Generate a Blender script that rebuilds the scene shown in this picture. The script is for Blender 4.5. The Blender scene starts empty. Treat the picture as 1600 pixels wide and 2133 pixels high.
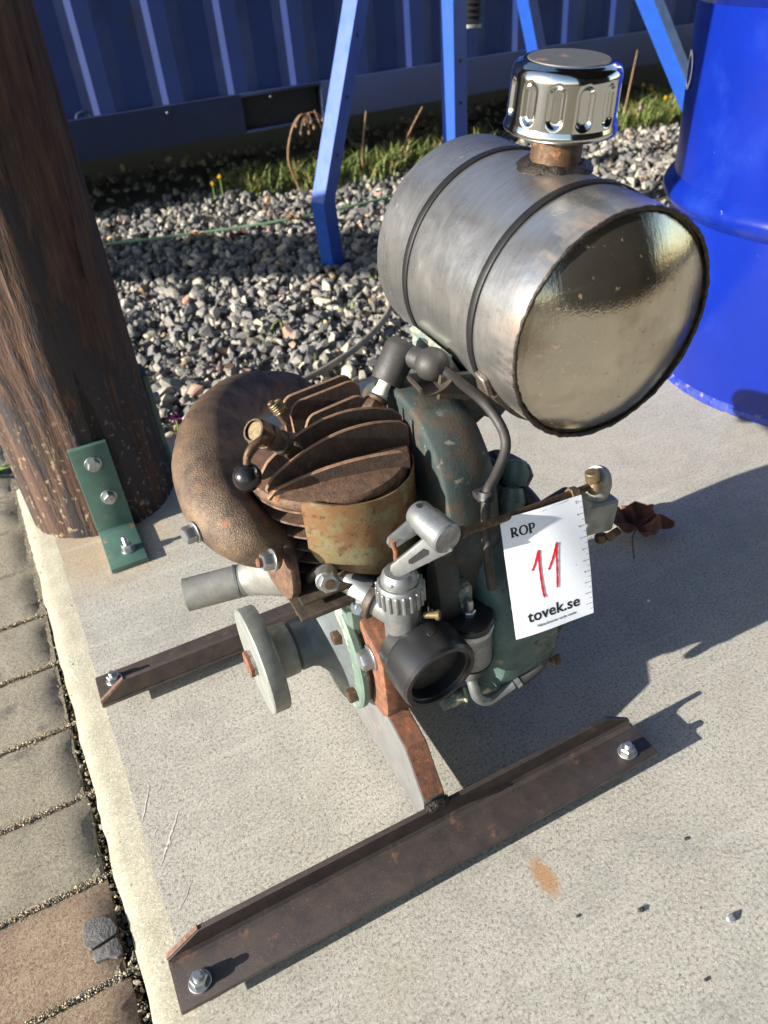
import bpy, bmesh, math, random
import numpy as np
from mathutils import Vector, Matrix, noise as mnoise
random.seed(7); RNG = np.random.default_rng(11)
S = bpy.context.scene
COL = S.collection
PI = math.pi
R_ = math.radians

# ------------------------------------------------------------------ camera, sky, sun, exposure
cam_d = bpy.data.cameras.new('camera'); cam = bpy.data.objects.new('camera', cam_d); COL.objects.link(cam)
cam_d.sensor_fit = 'VERTICAL'; cam_d.sensor_height = 36.0; cam_d.lens = 27.0
cam_d.clip_start = 0.02; cam_d.clip_end = 500
right = Vector((0.8906, -0.4483, -0.0769)); fwd = Vector((0.3178, 0.7342, -0.6000)).normalized()
right = (right - fwd * right.dot(fwd)).normalized(); up = right.cross(fwd)
cam.matrix_world = Matrix(((right.x, up.x, -fwd.x, 0), (right.y, up.y, -fwd.y, 0), (right.z, up.z, -fwd.z, 0.68), (0, 0, 0, 1)))
cam_d.dof.use_dof = True; cam_d.dof.focus_distance = 0.70; cam_d.dof.aperture_fstop = 9.0
S.camera = cam

SUN_EL = R_(19)
w = bpy.data.worlds.new('World'); S.world = w; w.use_nodes = True
nt = w.node_tree; nt.nodes.clear()
sky = nt.nodes.new('ShaderNodeTexSky'); sky.sky_type = 'NISHITA'; sky.sun_disc = False
sky.sun_elevation = SUN_EL; sky.sun_rotation = R_(270); sky.air_density = 1.0; sky.dust_density = 0.6
bg = nt.nodes.new('ShaderNodeBackground'); bg.inputs[1].default_value = 0.108
out = nt.nodes.new('ShaderNodeOutputWorld')
nt.links.new(sky.outputs[0], bg.inputs[0]); nt.links.new(bg.outputs[0], out.inputs[0])
sd = bpy.data.lights.new('sun', 'SUN'); sd.energy = 5.0; sd.angle = R_(0.5); sd.color = (1.0, 0.955, 0.88)
sun = bpy.data.objects.new('sun', sd); COL.objects.link(sun)
sdir = Vector((math.cos(SUN_EL), 0.018, -math.sin(SUN_EL)))
sun.rotation_euler = sdir.to_track_quat('-Z', 'Y').to_euler(); sun.location = (-4, 0, 3)
vs = S.view_settings; vs.view_transform = 'Standard'; vs.look = 'None'; vs.gamma = 1.0; vs.use_curve_mapping = False
vs.exposure = 1.38
S.render.film_transparent = False
S.cycles.max_bounces = 8

# ------------------------------------------------------------------ material helpers
def lin(c):  # sRGB 0-255 -> linear
    return tuple(((x / 255) / 12.92 if x <= 10 else (((x / 255) + .055) / 1.055) ** 2.4) for x in c) + (1,)

class NB:
    def __init__(s, name):
        s.m = bpy.data.materials.new(name); s.m.use_nodes = True; s.t = s.m.node_tree; s.t.nodes.clear()
        s.o = s.t.nodes.new('ShaderNodeOutputMaterial'); s.b = s.t.nodes.new('ShaderNodeBsdfPrincipled')
        s.t.links.new(s.b.outputs[0], s.o.inputs[0])
        s.tc = s.t.nodes.new('ShaderNodeTexCoord').outputs['Object']
    def n(s, typ, **k):
        x = s.t.nodes.new(typ)
        for a, v in k.items(): setattr(x, a, v)
        return x
    def l(s, a, b): s.t.links.new(a, b)
    def mapping(s, scale=(1, 1, 1), loc=(0, 0, 0), rot=(0, 0, 0)):
        m = s.n('ShaderNodeMapping'); m.inputs['Scale'].default_value = scale; m.inputs['Location'].default_value = loc; m.inputs['Rotation'].default_value = rot
        s.l(s.tc, m.inputs[0]); return m.outputs[0]
    def noise(s, scale, detail=4, rough=.55, vec=None, dist=0):
        x = s.n('ShaderNodeTexNoise'); x.inputs['Scale'].default_value = scale; x.inputs['Detail'].default_value = detail
        x.inputs['Roughness'].default_value = rough; x.inputs['Distortion'].default_value = dist
        s.l(vec or s.tc, x.inputs['Vector']); return x.outputs['Fac']
    def vor(s, scale, feature='F1', vec=None):
        x = s.n('ShaderNodeTexVoronoi', feature=feature); x.inputs['Scale'].default_value = scale
        s.l(vec or s.tc, x.inputs['Vector']); return x.outputs['Distance']
    def ramp(s, fac, lo, hi, a=0.0, b=1.0):
        x = s.n('ShaderNodeMapRange'); x.clamp = True
        for i, v in enumerate((lo, hi, a, b)): x.inputs[i + 1].default_value = v
        s.l(fac, x.inputs[0]); return x.outputs[0]
    def math(s, op, a, b=None):
        x = s.n('ShaderNodeMath', operation=op)
        for i, v in enumerate((a, b)):
            if v is None: continue
            if isinstance(v, (int, float)): x.inputs[i].default_value = v
            else: s.l(v, x.inputs[i])
        return x.outputs[0]
    def mix(s, fac, a, b, mode='MIX'):
        x = s.n('ShaderNodeMix', data_type='RGBA', blend_type=mode)
        if isinstance(fac, (int, float)): x.inputs[0].default_value = fac
        else: s.l(fac, x.inputs[0])
        for i, v in ((6, a), (7, b)):
            if isinstance(v, tuple): x.inputs[i].default_value = v
            else: s.l(v, x.inputs[i])
        return x.outputs[2]
    def mixf(s, fac, a, b):
        x = s.n('ShaderNodeMix', data_type='FLOAT'); s.l(fac, x.inputs[0])
        for i, v in ((2, a), (3, b)):
            if isinstance(v, (int, float)): x.inputs[i].default_value = v
            else: s.l(v, x.inputs[i])
        return x.outputs[0]
    def set(s, **k):
        for a, v in k.items():
            a = a.replace('_', ' ')
            if isinstance(v, (int, float, tuple)): s.b.inputs[a].default_value = v
            else: s.l(v, s.b.inputs[a])
    def bump(s, *hs, dist=.001):
        prev = None
        for h, st in hs:
            x = s.n('ShaderNodeBump'); x.inputs['Strength'].default_value = st; x.inputs['Distance'].default_value = dist
            s.l(h, x.inputs['Height'])
            if prev: s.l(prev, x.inputs['Normal'])
            prev = x.outputs[0]
        s.l(prev, s.b.inputs['Normal'])

def coat(name, c1, c2, scale=60, rough=(.45, .7), metal=0.0, spots=(), grain=600, gs=.3, dist=.0006, contrast=(.35, .65), spec=.5, gs2=.6):
    """two-tone base with worn spots: spots = (colour, noise scale, threshold, softness, rough, metal)"""
    b = NB(name)
    f = b.ramp(b.noise(scale, 6, .65), contrast[0], contrast[1])
    col = b.mix(f, c1, c2); ro = b.mixf(f, rough[0], rough[1]); me = None
    mv = metal
    for i, (c, sc, th, so, rr, mm) in enumerate(spots):
        v = b.mapping(loc=(i * 3.1 + 1, i * 1.7, 0))
        g = b.ramp(b.noise(sc, 8, .68, vec=v), th, th + so)
        col = b.mix(g, col, c); ro = b.mixf(g, ro, rr); mv = b.mixf(g, mv, mm)
    b.set(Base_Color=col, Roughness=ro, Metallic=mv, Specular_IOR_Level=spec)
    b.bump((b.noise(grain, 3, .6), gs), (b.noise(scale * 2, 4, .6), gs * gs2), dist=dist)
    return b.m

M = {}
RUST = lin((122, 70, 40)); RUST_D = lin((58, 42, 34)); RUST_O = lin((178, 98, 48))
M['cast_rust'] = coat('rusty_cast_iron', lin((112, 92, 72)), lin((66, 54, 45)), 48, (.40, .6), .25, [(lin((120, 84, 56)), 30, .57, .16, .75, .05), (lin((150, 94, 54)), 75, .60, .12, .85, 0)], grain=800, gs=1.0, dist=.0010, gs2=.2)
M['fin_rust'] = coat('rusty_fins', lin((106, 78, 58)), lin((66, 50, 40)), 120, (.6, .85), .1, [(lin((150, 96, 50)), 90, .60, .1, .85, 0)], grain=800, gs=.9, dist=.0008)
M['fin_face'] = coat('shaded_fin_faces', lin((74, 55, 43)), lin((48, 38, 32)), 120, (.65, .85), .05, [(lin((112, 74, 46)), 80, .60, .1, .85, 0)], grain=800, gs=.8, dist=.0008)  # rust tone darkened to paint in the shade on the fin sides
M['fin_edge'] = coat('sunlit_fin_edges', lin((140, 108, 84)), lin((108, 82, 64)), 160, (.55, .75), .15, [(lin((160, 104, 62)), 90, .58, .1, .85, 0)], grain=900, gs=.7, dist=.0006)  # paler rust tone paints in the sunlight along fin tops and chamfers
M['orange_rust'] = coat('orange_rust', lin((122, 78, 54)), lin((84, 56, 43)), 110, (.75, .9), 0, [(lin((158, 94, 54)), 90, .56, .12, .9, 0), (lin((72, 60, 54)), 50, .60, .1, .7, .2)], grain=900, gs=.6)
M['cowl'] = coat('olive_paint_rust', lin((124, 120, 88)), lin((118, 104, 70)), 36, (.45, .6), .1, [(lin((116, 84, 52)), 44, .40, .14, .8, 0), (lin((120, 126, 100)), 30, .56, .10, .5, 0), (lin((86, 56, 36)), 120, .54, .10, .85, 0)], grain=500, gs=.35)
M['teal'] = coat('old_teal_paint', lin((78, 98, 94)), lin((58, 76, 74)), 40, (.4, .6), 0, [(lin((120, 112, 92)), 60, .60, .03, .8, 0), (lin((70, 56, 42)), 90, .60, .06, .8, 0)], grain=400, gs=.5)
M['teal_dark'] = coat('dark_teal_paint', lin((58, 68, 65)), lin((44, 51, 49)), 45, (.4, .6), 0, [(lin((70, 58, 46)), 40, .47, .12, .8, 0), (lin((110, 106, 92)), 70, .64, .03, .8, 0)], grain=420, gs=.5)
M['bell_grey'] = coat('smooth_grey_casting', lin((98, 104, 104)), lin((80, 85, 86)), 40, (.4, .55), .2, [(lin((126, 122, 110)), 90, .66, .05, .7, 0)], grain=500, gs=.3)
M['mint'] = coat('mint_paint', lin((98, 116, 104)), lin((84, 102, 93)), 50, (.4, .6), 0, [(lin((172, 162, 138)), 55, .57, .04, .7, 0), (lin((96, 80, 60)), 120, .62, .05, .8, 0)], grain=500, gs=.35)
M['flaky'] = coat('flaking_pale_paint', lin((112, 126, 118)), lin((98, 112, 104)), 50, (.5, .7), 0, [(lin((146, 138, 118)), 95, .50, .06, .8, 0), (lin((96, 84, 70)), 110, .58, .05, .8, 0)], grain=350, gs=.8)
M['grimy'] = coat('oily_brown_metal', lin((84, 74, 62)), lin((46, 40, 35)), 90, (.35, .65), .3, [(lin((128, 112, 92)), 80, .62, .08, .7, .2)], grain=500, gs=.5)
M['alu'] = coat('dull_cast_aluminium', lin((152, 154, 153)), lin((120, 122, 122)), 90, (.38, .52), .75, [(lin((96, 96, 94)), 120, .62, .1, .6, .4)], grain=900, gs=.35, dist=.0004)
M['alu_dull'] = coat('grey_turned_metal', lin((146, 148, 142)), lin((122, 124, 118)), 70, (.5, .65), .45, [(lin((92, 88, 80)), 110, .64, .08, .7, .2)], grain=1200, gs=.3, dist=.0004)
M['pipe_steel'] = coat('worn_pipe_steel', lin((150, 148, 142)), lin((120, 118, 112)), 50, (.45, .6), .5, [(lin((92, 76, 62)), 90, .62, .08, .7, .2)], grain=900, gs=.25, dist=.0004)
M['zinc'] = coat('zinc_bolt', lin((190, 192, 190)), lin((150, 152, 150)), 120, (.28, .45), .9, [(lin((120, 112, 98)), 200, .64, .08, .6, .4)], grain=900, gs=.15, dist=.0003)
M['dark_bolt'] = coat('brown_bolt', lin((96, 74, 54)), lin((64, 50, 40)), 150, (.45, .7), .5, [(lin((140, 90, 56)), 140, .58, .1, .8, .1)], grain=700, gs=.5)
M['skid'] = coat('mill_scale_steel', lin((90, 79, 73)), lin((64, 58, 56)), 40, (.40, .58), .4, [(lin((110, 76, 56)), 60, .60, .10, .8, .05), (lin((120, 110, 100)), 600, .62, .06, .7, .1)], grain=900, gs=.45)
M['skid_end'] = coat('rusty_cut_edge', lin((108, 78, 62)), lin((78, 58, 48)), 160, (.7, .9), .1, [(lin((136, 92, 66)), 120, .55, .1, .9, 0)], grain=900, gs=.5)
M['bar_side'] = coat('brushed_grey_steel', lin((132, 132, 130)), lin((112, 112, 112)), 30, (.4, .55), .5, [(lin((160, 100, 62)), 80, .62, .05, .8, 0)], grain=600, gs=.25)
M['black_alu'] = coat('black_anodised', lin((42, 42, 43)), lin((32, 32, 33)), 80, (.28, .4), .2, [(lin((110, 106, 98)), 900, .70, .04, .7, 0)], grain=900, gs=.15, dist=.0003)
M['black'] = coat('matt_black', lin((26, 26, 27)), lin((20, 20, 21)), 80, (.5, .7), 0, grain=600, gs=.2)
M['rubber'] = coat('dusty_rubber', lin((54, 50, 47)), lin((38, 36, 34)), 70, (.5, .7), 0, [(lin((112, 104, 94)), 160, .64, .1, .8, 0)], grain=700, gs=.3)
M['hose'] = coat('black_hose', lin((44, 43, 43)), lin((32, 31, 31)), 90, (.4, .6), 0, [(lin((96, 90, 82)), 200, .66, .08, .8, 0)], grain=700, gs=.2)
M['ball'] = coat('glossy_bakelite', lin((22, 22, 23)), lin((28, 28, 29)), 60, (.16, .28), 0, [(lin((110, 106, 100)), 400, .70, .1, .6, 0)], grain=300, gs=.04)
M['ceramic'] = coat('cream_ceramic', lin((214, 212, 196)), lin((190, 188, 170)), 120, (.2, .35), 0, [(lin((120, 116, 84)), 160, .60, .05, .4, 0)], grain=300, gs=.05)
M['strap'] = coat('rubber_strap', lin((24, 23, 23)), lin((19, 18, 18)), 120, (.42, .55), 0, grain=500, gs=.15)
M['weld'] = coat('dark_weld', lin((74, 68, 62)), lin((46, 42, 40)), 220, (.35, .55), .7, [(lin((132, 116, 94)), 200, .64, .06, .6, .3)], grain=600, gs=.8, dist=.0012)
M['brass'] = coat('tarnished_brass', lin((150, 130, 92)), lin((100, 90, 72)), 160, (.35, .5), .7, [(lin((84, 62, 44)), 160, .58, .1, .7, .2)], grain=700, gs=.25)
M['green_paint'] = coat('green_bracket_paint', lin((78, 106, 95)), lin((66, 92, 83)), 40, (.35, .5), 0, [(lin((140, 112, 74)), 60, .63, .06, .7, 0), (lin((164, 184, 168)), 40, .70, .04, .6, 0)], grain=300, gs=.12)
M['blue_stand'] = coat('blue_stand_paint', lin((34, 78, 164)), lin((28, 66, 148)), 30, (.3, .45), 0, [(lin((120, 150, 210)), 50, .72, .03, .6, 0), (lin((42, 40, 44)), 90, .72, .03, .7, 0)], grain=300, gs=.12)
M['container'] = coat('container_blue_paint', lin((32, 54, 112)), lin((28, 48, 102)), 6, (.5, .65), 0, [(lin((50, 54, 72)), 9, .58, .15, .7, 0)], grain=200, gs=.15)
M['container_rail'] = coat('container_rail_paint', lin((30, 42, 76)), lin((26, 36, 66)), 8, (.5, .65), 0, [(lin((70, 60, 54)), 30, .70, .05, .8, 0)], grain=200, gs=.2)
M['drum'] = coat('drum_blue_gloss', lin((11, 35, 128)), lin((9, 31, 118)), 8, (.17, .26), 0, [(lin((20, 46, 134)), 7, .52, .2, .34, 0), (lin((140, 158, 214)), 60, .70, .02, .5, 0), (lin((10, 30, 110)), 70, .74, .02, .5, 0)], grain=30, gs=.04)
M['drum_rim'] = coat('drum_worn_rim', lin((22, 50, 170)), lin((60, 70, 120)), 60, (.3, .5), .2, [(lin((146, 130, 104)), 60, .55, .08, .7, .1)], grain=300, gs=.3)
M['white'] = coat('white_print', lin((225, 226, 224)), lin((214, 216, 214)), 40, (.4, .5), 0, grain=200, gs=.05)
M['ink'] = coat('black_ink', lin((22, 22, 24)), lin((26, 26, 28)), 40, (.5, .6), 0, grain=200, gs=.02)
M['red_ink'] = coat('red_marker', lin((206, 24, 44)), lin((188, 16, 36)), 120, (.4, .5), 0, grain=200, gs=.02)
M['tar'] = coat('dry_tar', lin((98, 95, 92)), lin((76, 74, 72)), 120, (.6, .8), 0, [(lin((40, 38, 37)), 130, .60, .03, .8, 0)], grain=300, gs=.6, dist=.002)
M['leaf'] = coat('dry_leaf', lin((98, 54, 42)), lin((66, 38, 32)), 60, (.6, .8), 0, [(lin((140, 92, 60)), 80, .6, .1, .8, 0)], grain=250, gs=.5)
M['leaf_tan'] = coat('tan_leaf', lin((150, 112, 76)), lin((116, 82, 56)), 60, (.6, .8), 0, grain=250, gs=.5)
M['grass'] = coat('grass_blades', lin((112, 124, 62)), lin((78, 94, 46)), 20, (.45, .6), 0, [(lin((166, 150, 98)), 16, .52, .1, .6, 0)], grain=100, gs=.1)
M['weed'] = coat('weed_green', lin((116, 150, 62)), lin((92, 126, 52)), 60, (.45, .6), 0, grain=100, gs=.1)
M['stalk'] = coat('dry_stalk', lin((150, 118, 88)), lin((112, 84, 62)), 60, (.6, .8), 0, grain=200, gs=.2)
M['yellow'] = coat('yellow_petals', lin((232, 190, 24)), lin((224, 172, 16)), 60, (.5, .6), 0, grain=100, gs=.1)
M['pink'] = coat('pale_pink_petals', lin((212, 178, 206)), lin((196, 158, 190)), 60, (.5, .6), 0, grain=100, gs=.1)
M['purple'] = coat('purple_petals', lin((98, 30, 92)), lin((74, 22, 70)), 60, (.5, .6), 0, grain=100, gs=.1)
M['cable'] = coat('grey_cable', lin((134, 124, 108)), lin((112, 102, 90)), 40, (.5, .6), 0, grain=300, gs=.1)
M['cord'] = coat('green_cord', lin((112, 142, 108)), lin((88, 116, 88)), 40, (.5, .6), 0, grain=300, gs=.1)
M['scrape'] = coat('pale_scrape', lin((214, 209, 196)), lin((176, 164, 146)), 240, (.8, .9), 0, [(lin((150, 112, 78)), 160, .62, .06, .9, 0)], grain=900, gs=.6)
M['pebble'] = coat('grey_pebble', lin((150, 152, 156)), lin((96, 98, 104)), 90, (.6, .8), 0, grain=500, gs=.4)
M['shade_shed'] = coat('dark_boards', lin((40, 38, 37)), lin((30, 29, 29)), 6, (.7, .9), 0, grain=60, gs=.4)
M['spring'] = coat('dark_spring', lin((44, 44, 46)), lin((34, 34, 35)), 90, (.4, .5), .3, grain=300, gs=.1)

def m_paper():
    b = NB('white_paper'); f = b.noise(900, 3)
    b.set(Base_Color=b.mix(b.ramp(f, .3, .7), lin((232, 234, 240)), lin((222, 225, 232))), Roughness=.7, Specular_IOR_Level=.3)
    b.bump((b.noise(1500, 2), .15), (b.noise(40, 2), .3), dist=.0004); return b.m
M['paper'] = m_paper()
def m_tape():
    b = NB('clear_tape'); f = b.ramp(b.noise(700, 6, .8, dist=1.5), .40, .52)
    b.set(Base_Color=b.mix(f, lin((150, 152, 158)), lin((196, 199, 206))), Roughness=.25)
    b.bump((b.noise(300, 3), .3), dist=.0004); return b.m
M['tape'] = m_tape()

def m_concrete(edge=False):
    b = NB('concrete_edge' if edge else 'concrete')
    big = b.ramp(b.noise(3.2, 5, .6), .3, .7); mid = b.ramp(b.noise(28, 6, .7), .32, .68); fine = b.noise(400, 6, .85)
    if edge: base = b.mix(mid, lin((176, 170, 150)), lin((156, 150, 131)))
    else: base = b.mix(b.mix(.5, big, mid), lin((186, 181, 169)), lin((160, 155, 144)))
    sp2 = b.noise(300, 6, .85)
    base = b.mix(b.ramp(sp2, .40, .50, .75 if not edge else .3, 0), base, lin((88, 82, 72)))
    base = b.mix(b.ramp(fine, .52, .62, 0, .7), base, lin((222, 215, 196)))
    dk = b.math('MULTIPLY', b.ramp(b.vor(150, vec=b.mapping(loc=(2, 5, 0))), .10, .20, 1, 0), b.ramp(b.noise(70, 2, .5, vec=b.mapping(loc=(9, 1, 0))), .56, .60))
    base = b.mix(b.math('MULTIPLY', dk, .6), base, lin((84, 80, 76)))
    # pits: sparse dark points
    pit = b.ramp(b.vor(95 if not edge else 60), .0, .11 if not edge else .16, 1, 0); gate = b.ramp(b.noise(40, 2), .56, .62)
    pm = b.math('MULTIPLY', pit, gate)
    base = b.mix(b.math('MULTIPLY', pm, .75), base, lin((74, 70, 66)))
    if not edge:
        # rust blot and yellowish drips on the slab
        v = b.mapping(scale=(1, 1, 1), loc=(-.239, -.272, 0)); mp = b.n('ShaderNodeMapping'); mp.inputs['Rotation'].default_value = (0, 0, R_(10)); mp.inputs['Scale'].default_value = (1 / .010, 1 / .021, 1)
        b.l(v, mp.inputs[0]); ln = b.n('ShaderNodeVectorMath', operation='LENGTH'); b.l(mp.outputs[0], ln.inputs[0])
        d = b.math('ADD', ln.outputs['Value'], b.math('MULTIPLY', b.math('SUBTRACT', b.noise(260, 4, .7), .5), 1.3))
        base = b.mix(b.ramp(d, .55, 1.15, .8, 0), base, lin((166, 122, 78)))
        v2 = b.mapping(loc=(.025, -.99, 0)); ln2 = b.n('ShaderNodeVectorMath', operation='LENGTH'); b.l(v2, ln2.inputs[0])
        base = b.mix(b.ramp(ln2.outputs['Value'], .05, .14, .45, 0), base, lin((178, 142, 92)))
        base = b.mix(b.ramp(b.noise(7, 6, .7, vec=b.mapping(loc=(4, 2, 0))), .52, .72, 0, .40), base, lin((128, 125, 120)))
        base = b.mix(b.ramp(b.noise(5, 5, .65, vec=b.mapping(loc=(1, 8, 0))), .55, .75, 0, .30), base, lin((172, 160, 134)))
        tr = b.noise(30, 4, .6, vec=b.mapping(scale=(.15, 2.2, 1), rot=(0, 0, R_(-24))))
        base = b.mix(b.ramp(tr, .58, .72, 0, .28), base, lin((206, 201, 190)))
        crk = b.n('ShaderNodeTexVoronoi', feature='DISTANCE_TO_EDGE'); crk.inputs['Scale'].default_value = 1.7
        cm = b.mapping(loc=(.3, .1, 0)); cn = b.n('ShaderNodeVectorMath', operation='ADD'); cq = b.n('ShaderNodeTexNoise'); cq.inputs['Scale'].default_value = 9; cq.inputs['Detail'].default_value = 6; b.l(b.tc, cq.inputs[0])
        cs = b.n('ShaderNodeVectorMath', operation='SCALE'); cs.inputs['Scale'].default_value = .14; b.l(cq.outputs['Color'], cs.inputs[0]); b.l(cm, cn.inputs[0]); b.l(cs.outputs[0], cn.inputs[1]); b.l(cn.outputs[0], crk.inputs['Vector'])
        base = b.mix(b.ramp(crk.outputs['Distance'], .0, .0022, .35, 0), base, lin((112, 106, 98)))
        # thin pale scratches
        sc = b.noise(60, 2, .5, vec=b.mapping(scale=(.08, 3.0, 1), rot=(0, 0, R_(62))))
        base = b.mix(b.ramp(sc, .70, .74, 0, .3), base, lin((196, 190, 180)))
    b.set(Base_Color=base, Roughness=.85, Specular_IOR_Level=.25)
    b.bump((b.noise(14, 4, .6), .25), (b.math('MULTIPLY', pm, -1.0), .8), (sp2, .55), (fine, .65), dist=.0014)
    return b.m
M['concrete'] = m_concrete(); M['concrete_edge'] = m_concrete(True)

def m_paver(name, a, c):
    b = NB(name); mid = b.ramp(b.noise(24, 6, .7), .32, .68); fine = b.noise(380, 6, .85)
    base = b.mix(mid, a, c); base = b.mix(b.ramp(fine, .42, .60, 0, .6), base, lin((188, 178, 156))); base = b.mix(b.ramp(fine, .36, .47, .6, 0), base, lin((84, 74, 62)))
    base = b.mix(b.ramp(b.noise(16, 4, .6, vec=b.mapping(loc=(7, 3, 1))), .60, .66, 0, .55), base, lin((92, 88, 84)))
    b.set(Base_Color=base, Roughness=.9, Specular_IOR_Level=.2)
    b.bump((b.noise(70, 5, .65), .6), (b.noise(200, 5, .8), .9), (fine, .8), dist=.0024); return b.m
M['paver_grey'] = m_paver('grey_brown_paver', lin((154, 146, 128)), lin((132, 124, 108)))
M['paver_red'] = m_paver('red_brown_paver', lin((158, 130, 106)), lin((134, 106, 86)))

def m_stone():
    b = NB('gravel_stone'); a = b.n('ShaderNodeAttribute', attribute_name='tone'); f = b.ramp(b.noise(160, 4, .65), .3, .7)
    b.set(Base_Color=b.mix(f, a.outputs['Color'], b.mix(.35, a.outputs['Color'], lin((150, 146, 140)))), Roughness=.75, Specular_IOR_Level=.35)
    b.bump((b.noise(300, 4, .7), .5), dist=.0015); return b.m
M['stone'] = m_stone()
M['sand'] = coat('joint_sand', lin((150, 140, 116)), lin((96, 88, 74)), 160, (.85, .95), 0, [(lin((70, 64, 56)), 300, .58, .08, .9, 0)], grain=500, gs=1.0, dist=.003)
M['grit'] = coat('dark_grit', lin((84, 80, 74)), lin((46, 44, 42)), 260, (.8, .95), 0, [(lin((150, 146, 138)), 400, .6, .06, .9, 0)], grain=400, gs=1.0, dist=.003)

def m_wood():
    b = NB('tarred_timber'); v = b.mapping(scale=(1, 1, .07)); g = b.noise(95, 8, .7, vec=b.mapping(scale=(1, 1, .045)), dist=.15); g2 = b.noise(24, 6, .65, vec=b.mapping(scale=(1, 1, .13)), dist=.35)
    col = b.mix(b.ramp(g, .35, .66), lin((46, 37, 33)), lin((96, 72, 58)))
    col = b.mix(b.ramp(g2, .50, .54), col, lin((50, 45, 46)))
    ck = b.ramp(b.noise(34, 5, .6, vec=b.mapping(scale=(1, 1, .035), loc=(5, 2, 1)), dist=.3), .63, .66)
    col = b.mix(b.math('MULTIPLY', ck, .85), col, lin((20, 17, 16)))
    col = b.mix(b.ramp(g2, .30, .40, .7, 0), col, lin((96, 60, 44)))
    # pale splashes near the foot
    sep = b.n('ShaderNodeSeparateXYZ'); b.l(b.tc, sep.inputs[0])
    lowm = b.ramp(sep.outputs[2], .0, .26, 1, 0); wst = b.ramp(sep.outputs[0], -.02, -.085, 0, 1)
    sp = b.ramp(b.noise(130, 3, .6, vec=b.mapping(scale=(1, 1, .7))), .60, .66)
    col = b.mix(b.math('MULTIPLY', b.math('MULTIPLY', sp, lowm), .8), col, lin((168, 152, 122)))
    b.set(Base_Color=col, Roughness=b.mixf(b.ramp(g2, .4, .6), .9, .62), Specular_IOR_Level=.3)
    b.bump((b.math('MULTIPLY', ck, -1.0), 1.0), (g, 1.0), (b.noise(300, 4, .7, vec=b.mapping(scale=(1, 1, .2))), .4), (b.ramp(g2, .44, .56), .6), dist=.003); return b.m
M['wood'] = m_wood()

def m_tank(name='tank_steel', cap=False):
    b = NB(name)
    v = b.mapping(scale=(1, 1, 1) if not cap else (1, 1, 1))
    br = b.noise(30, 6, .7, vec=b.mapping(scale=(1, 9, 1) if not cap else (10, 1, .6), rot=(0, 0, 0) if not cap else (0, R_(35), 0)))
    big = b.ramp(b.noise(11, 5, .6), .3, .7); sm = b.ramp(b.noise(38, 6, .65, dist=.8), .38, .70)
    col = b.mix(big, lin((216, 214, 210)), lin((192, 191, 189))); col = b.mix(b.math('MULTIPLY', sm, .16), col, lin((132, 130, 126))); col = b.mix(b.ramp(br, .35, .7, 0, .34), col, lin((124, 122, 120)))
    dust = b.ramp(b.noise(900, 3, .8), .64, .74, 0, .35)
    rust = b.ramp(b.noise(42, 6, .7, vec=b.mapping(scale=(1, 2.4, 1), loc=(3, 1, 2))), .66, .74, 0, .8)
    if cap: col = b.mix(b.ramp(b.noise(14, 3, .5), .3, .7), lin((196, 186, 166)), lin((168, 160, 146)))
    if cap:
        st = b.ramp(b.noise(16, 6, .7, vec=b.mapping(loc=(2, 0, 5))), .52, .70, 0, .6); col = b.mix(st, col, lin((132, 108, 80)))
        rust = b.math('MULTIPLY', b.ramp(b.noise(150, 3, .7), .64, .70), .8)
        sc_ = b.noise(70, 2, .5, vec=b.mapping(scale=(.06, 1, 3), rot=(0, R_(48), 0))); col = b.mix(b.ramp(sc_, .68, .72, 0, .5), col, lin((222, 216, 204)))
    if not cap:
        sp_ = b.n('ShaderNodeSeparateXYZ'); b.l(b.tc, sp_.inputs[0])
        near = b.ramp(sp_.outputs[1], -.060, -.097, 0, 1)
        stv = b.ramp(b.noise(46, 5, .65, vec=b.mapping(scale=(1, .35, 1), loc=(6, 2, 3))), .50, .66)
        ht = b.math('MULTIPLY', near, stv); rust = b.math('MAXIMUM', rust, b.math('MULTIPLY', ht, .55)); col = b.mix(b.math('MULTIPLY', near, .35), col, lin((112, 100, 88)))
    col = b.mix(rust, col, lin((140, 98, 62)))
    col = b.mix(dust, col, lin((190, 182, 166)))
    ro = b.mixf(sm, .27 if not cap else .09, .37 if not cap else .16); ro = b.mixf(dust, ro, .7)
    b.set(Base_Color=col, Roughness=ro, Metallic=b.mixf(b.math('MAXIMUM', dust, rust), .92 if not cap else .95, .25))
    b.bump((br, .10), (b.noise(9, 2, .5), .6 if cap else .35), (b.noise(500, 3), .06), dist=.0012 if not cap else .0022)
    return b.m
M['tank'] = m_tank(); M['tank_end'] = m_tank('tank_end_steel', True)
def m_chrome():
    b = NB('pitted_chrome'); p = b.ramp(b.noise(300, 6, .75), .66, .74); q = b.ramp(b.noise(30, 4, .6), .55, .8, 0, .4)
    col = b.mix(p, b.mix(q, lin((196, 195, 190)), lin((168, 156, 134))), lin((124, 88, 56)))
    b.set(Base_Color=col, Roughness=b.mixf(p, b.mixf(q, .11, .24), .7), Metallic=b.mixf(p, 1.0, .2))
    b.bump((b.noise(160, 4), .06), dist=.0006); return b.m
M['chrome'] = m_chrome()
M['cap_top'] = coat('worn_cap_top', lin((168, 162, 152)), lin((132, 128, 122)), 60, (.3, .5), .8, [(lin((150, 92, 56)), 70, .62, .06, .8, .1)], grain=400, gs=.25)

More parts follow.
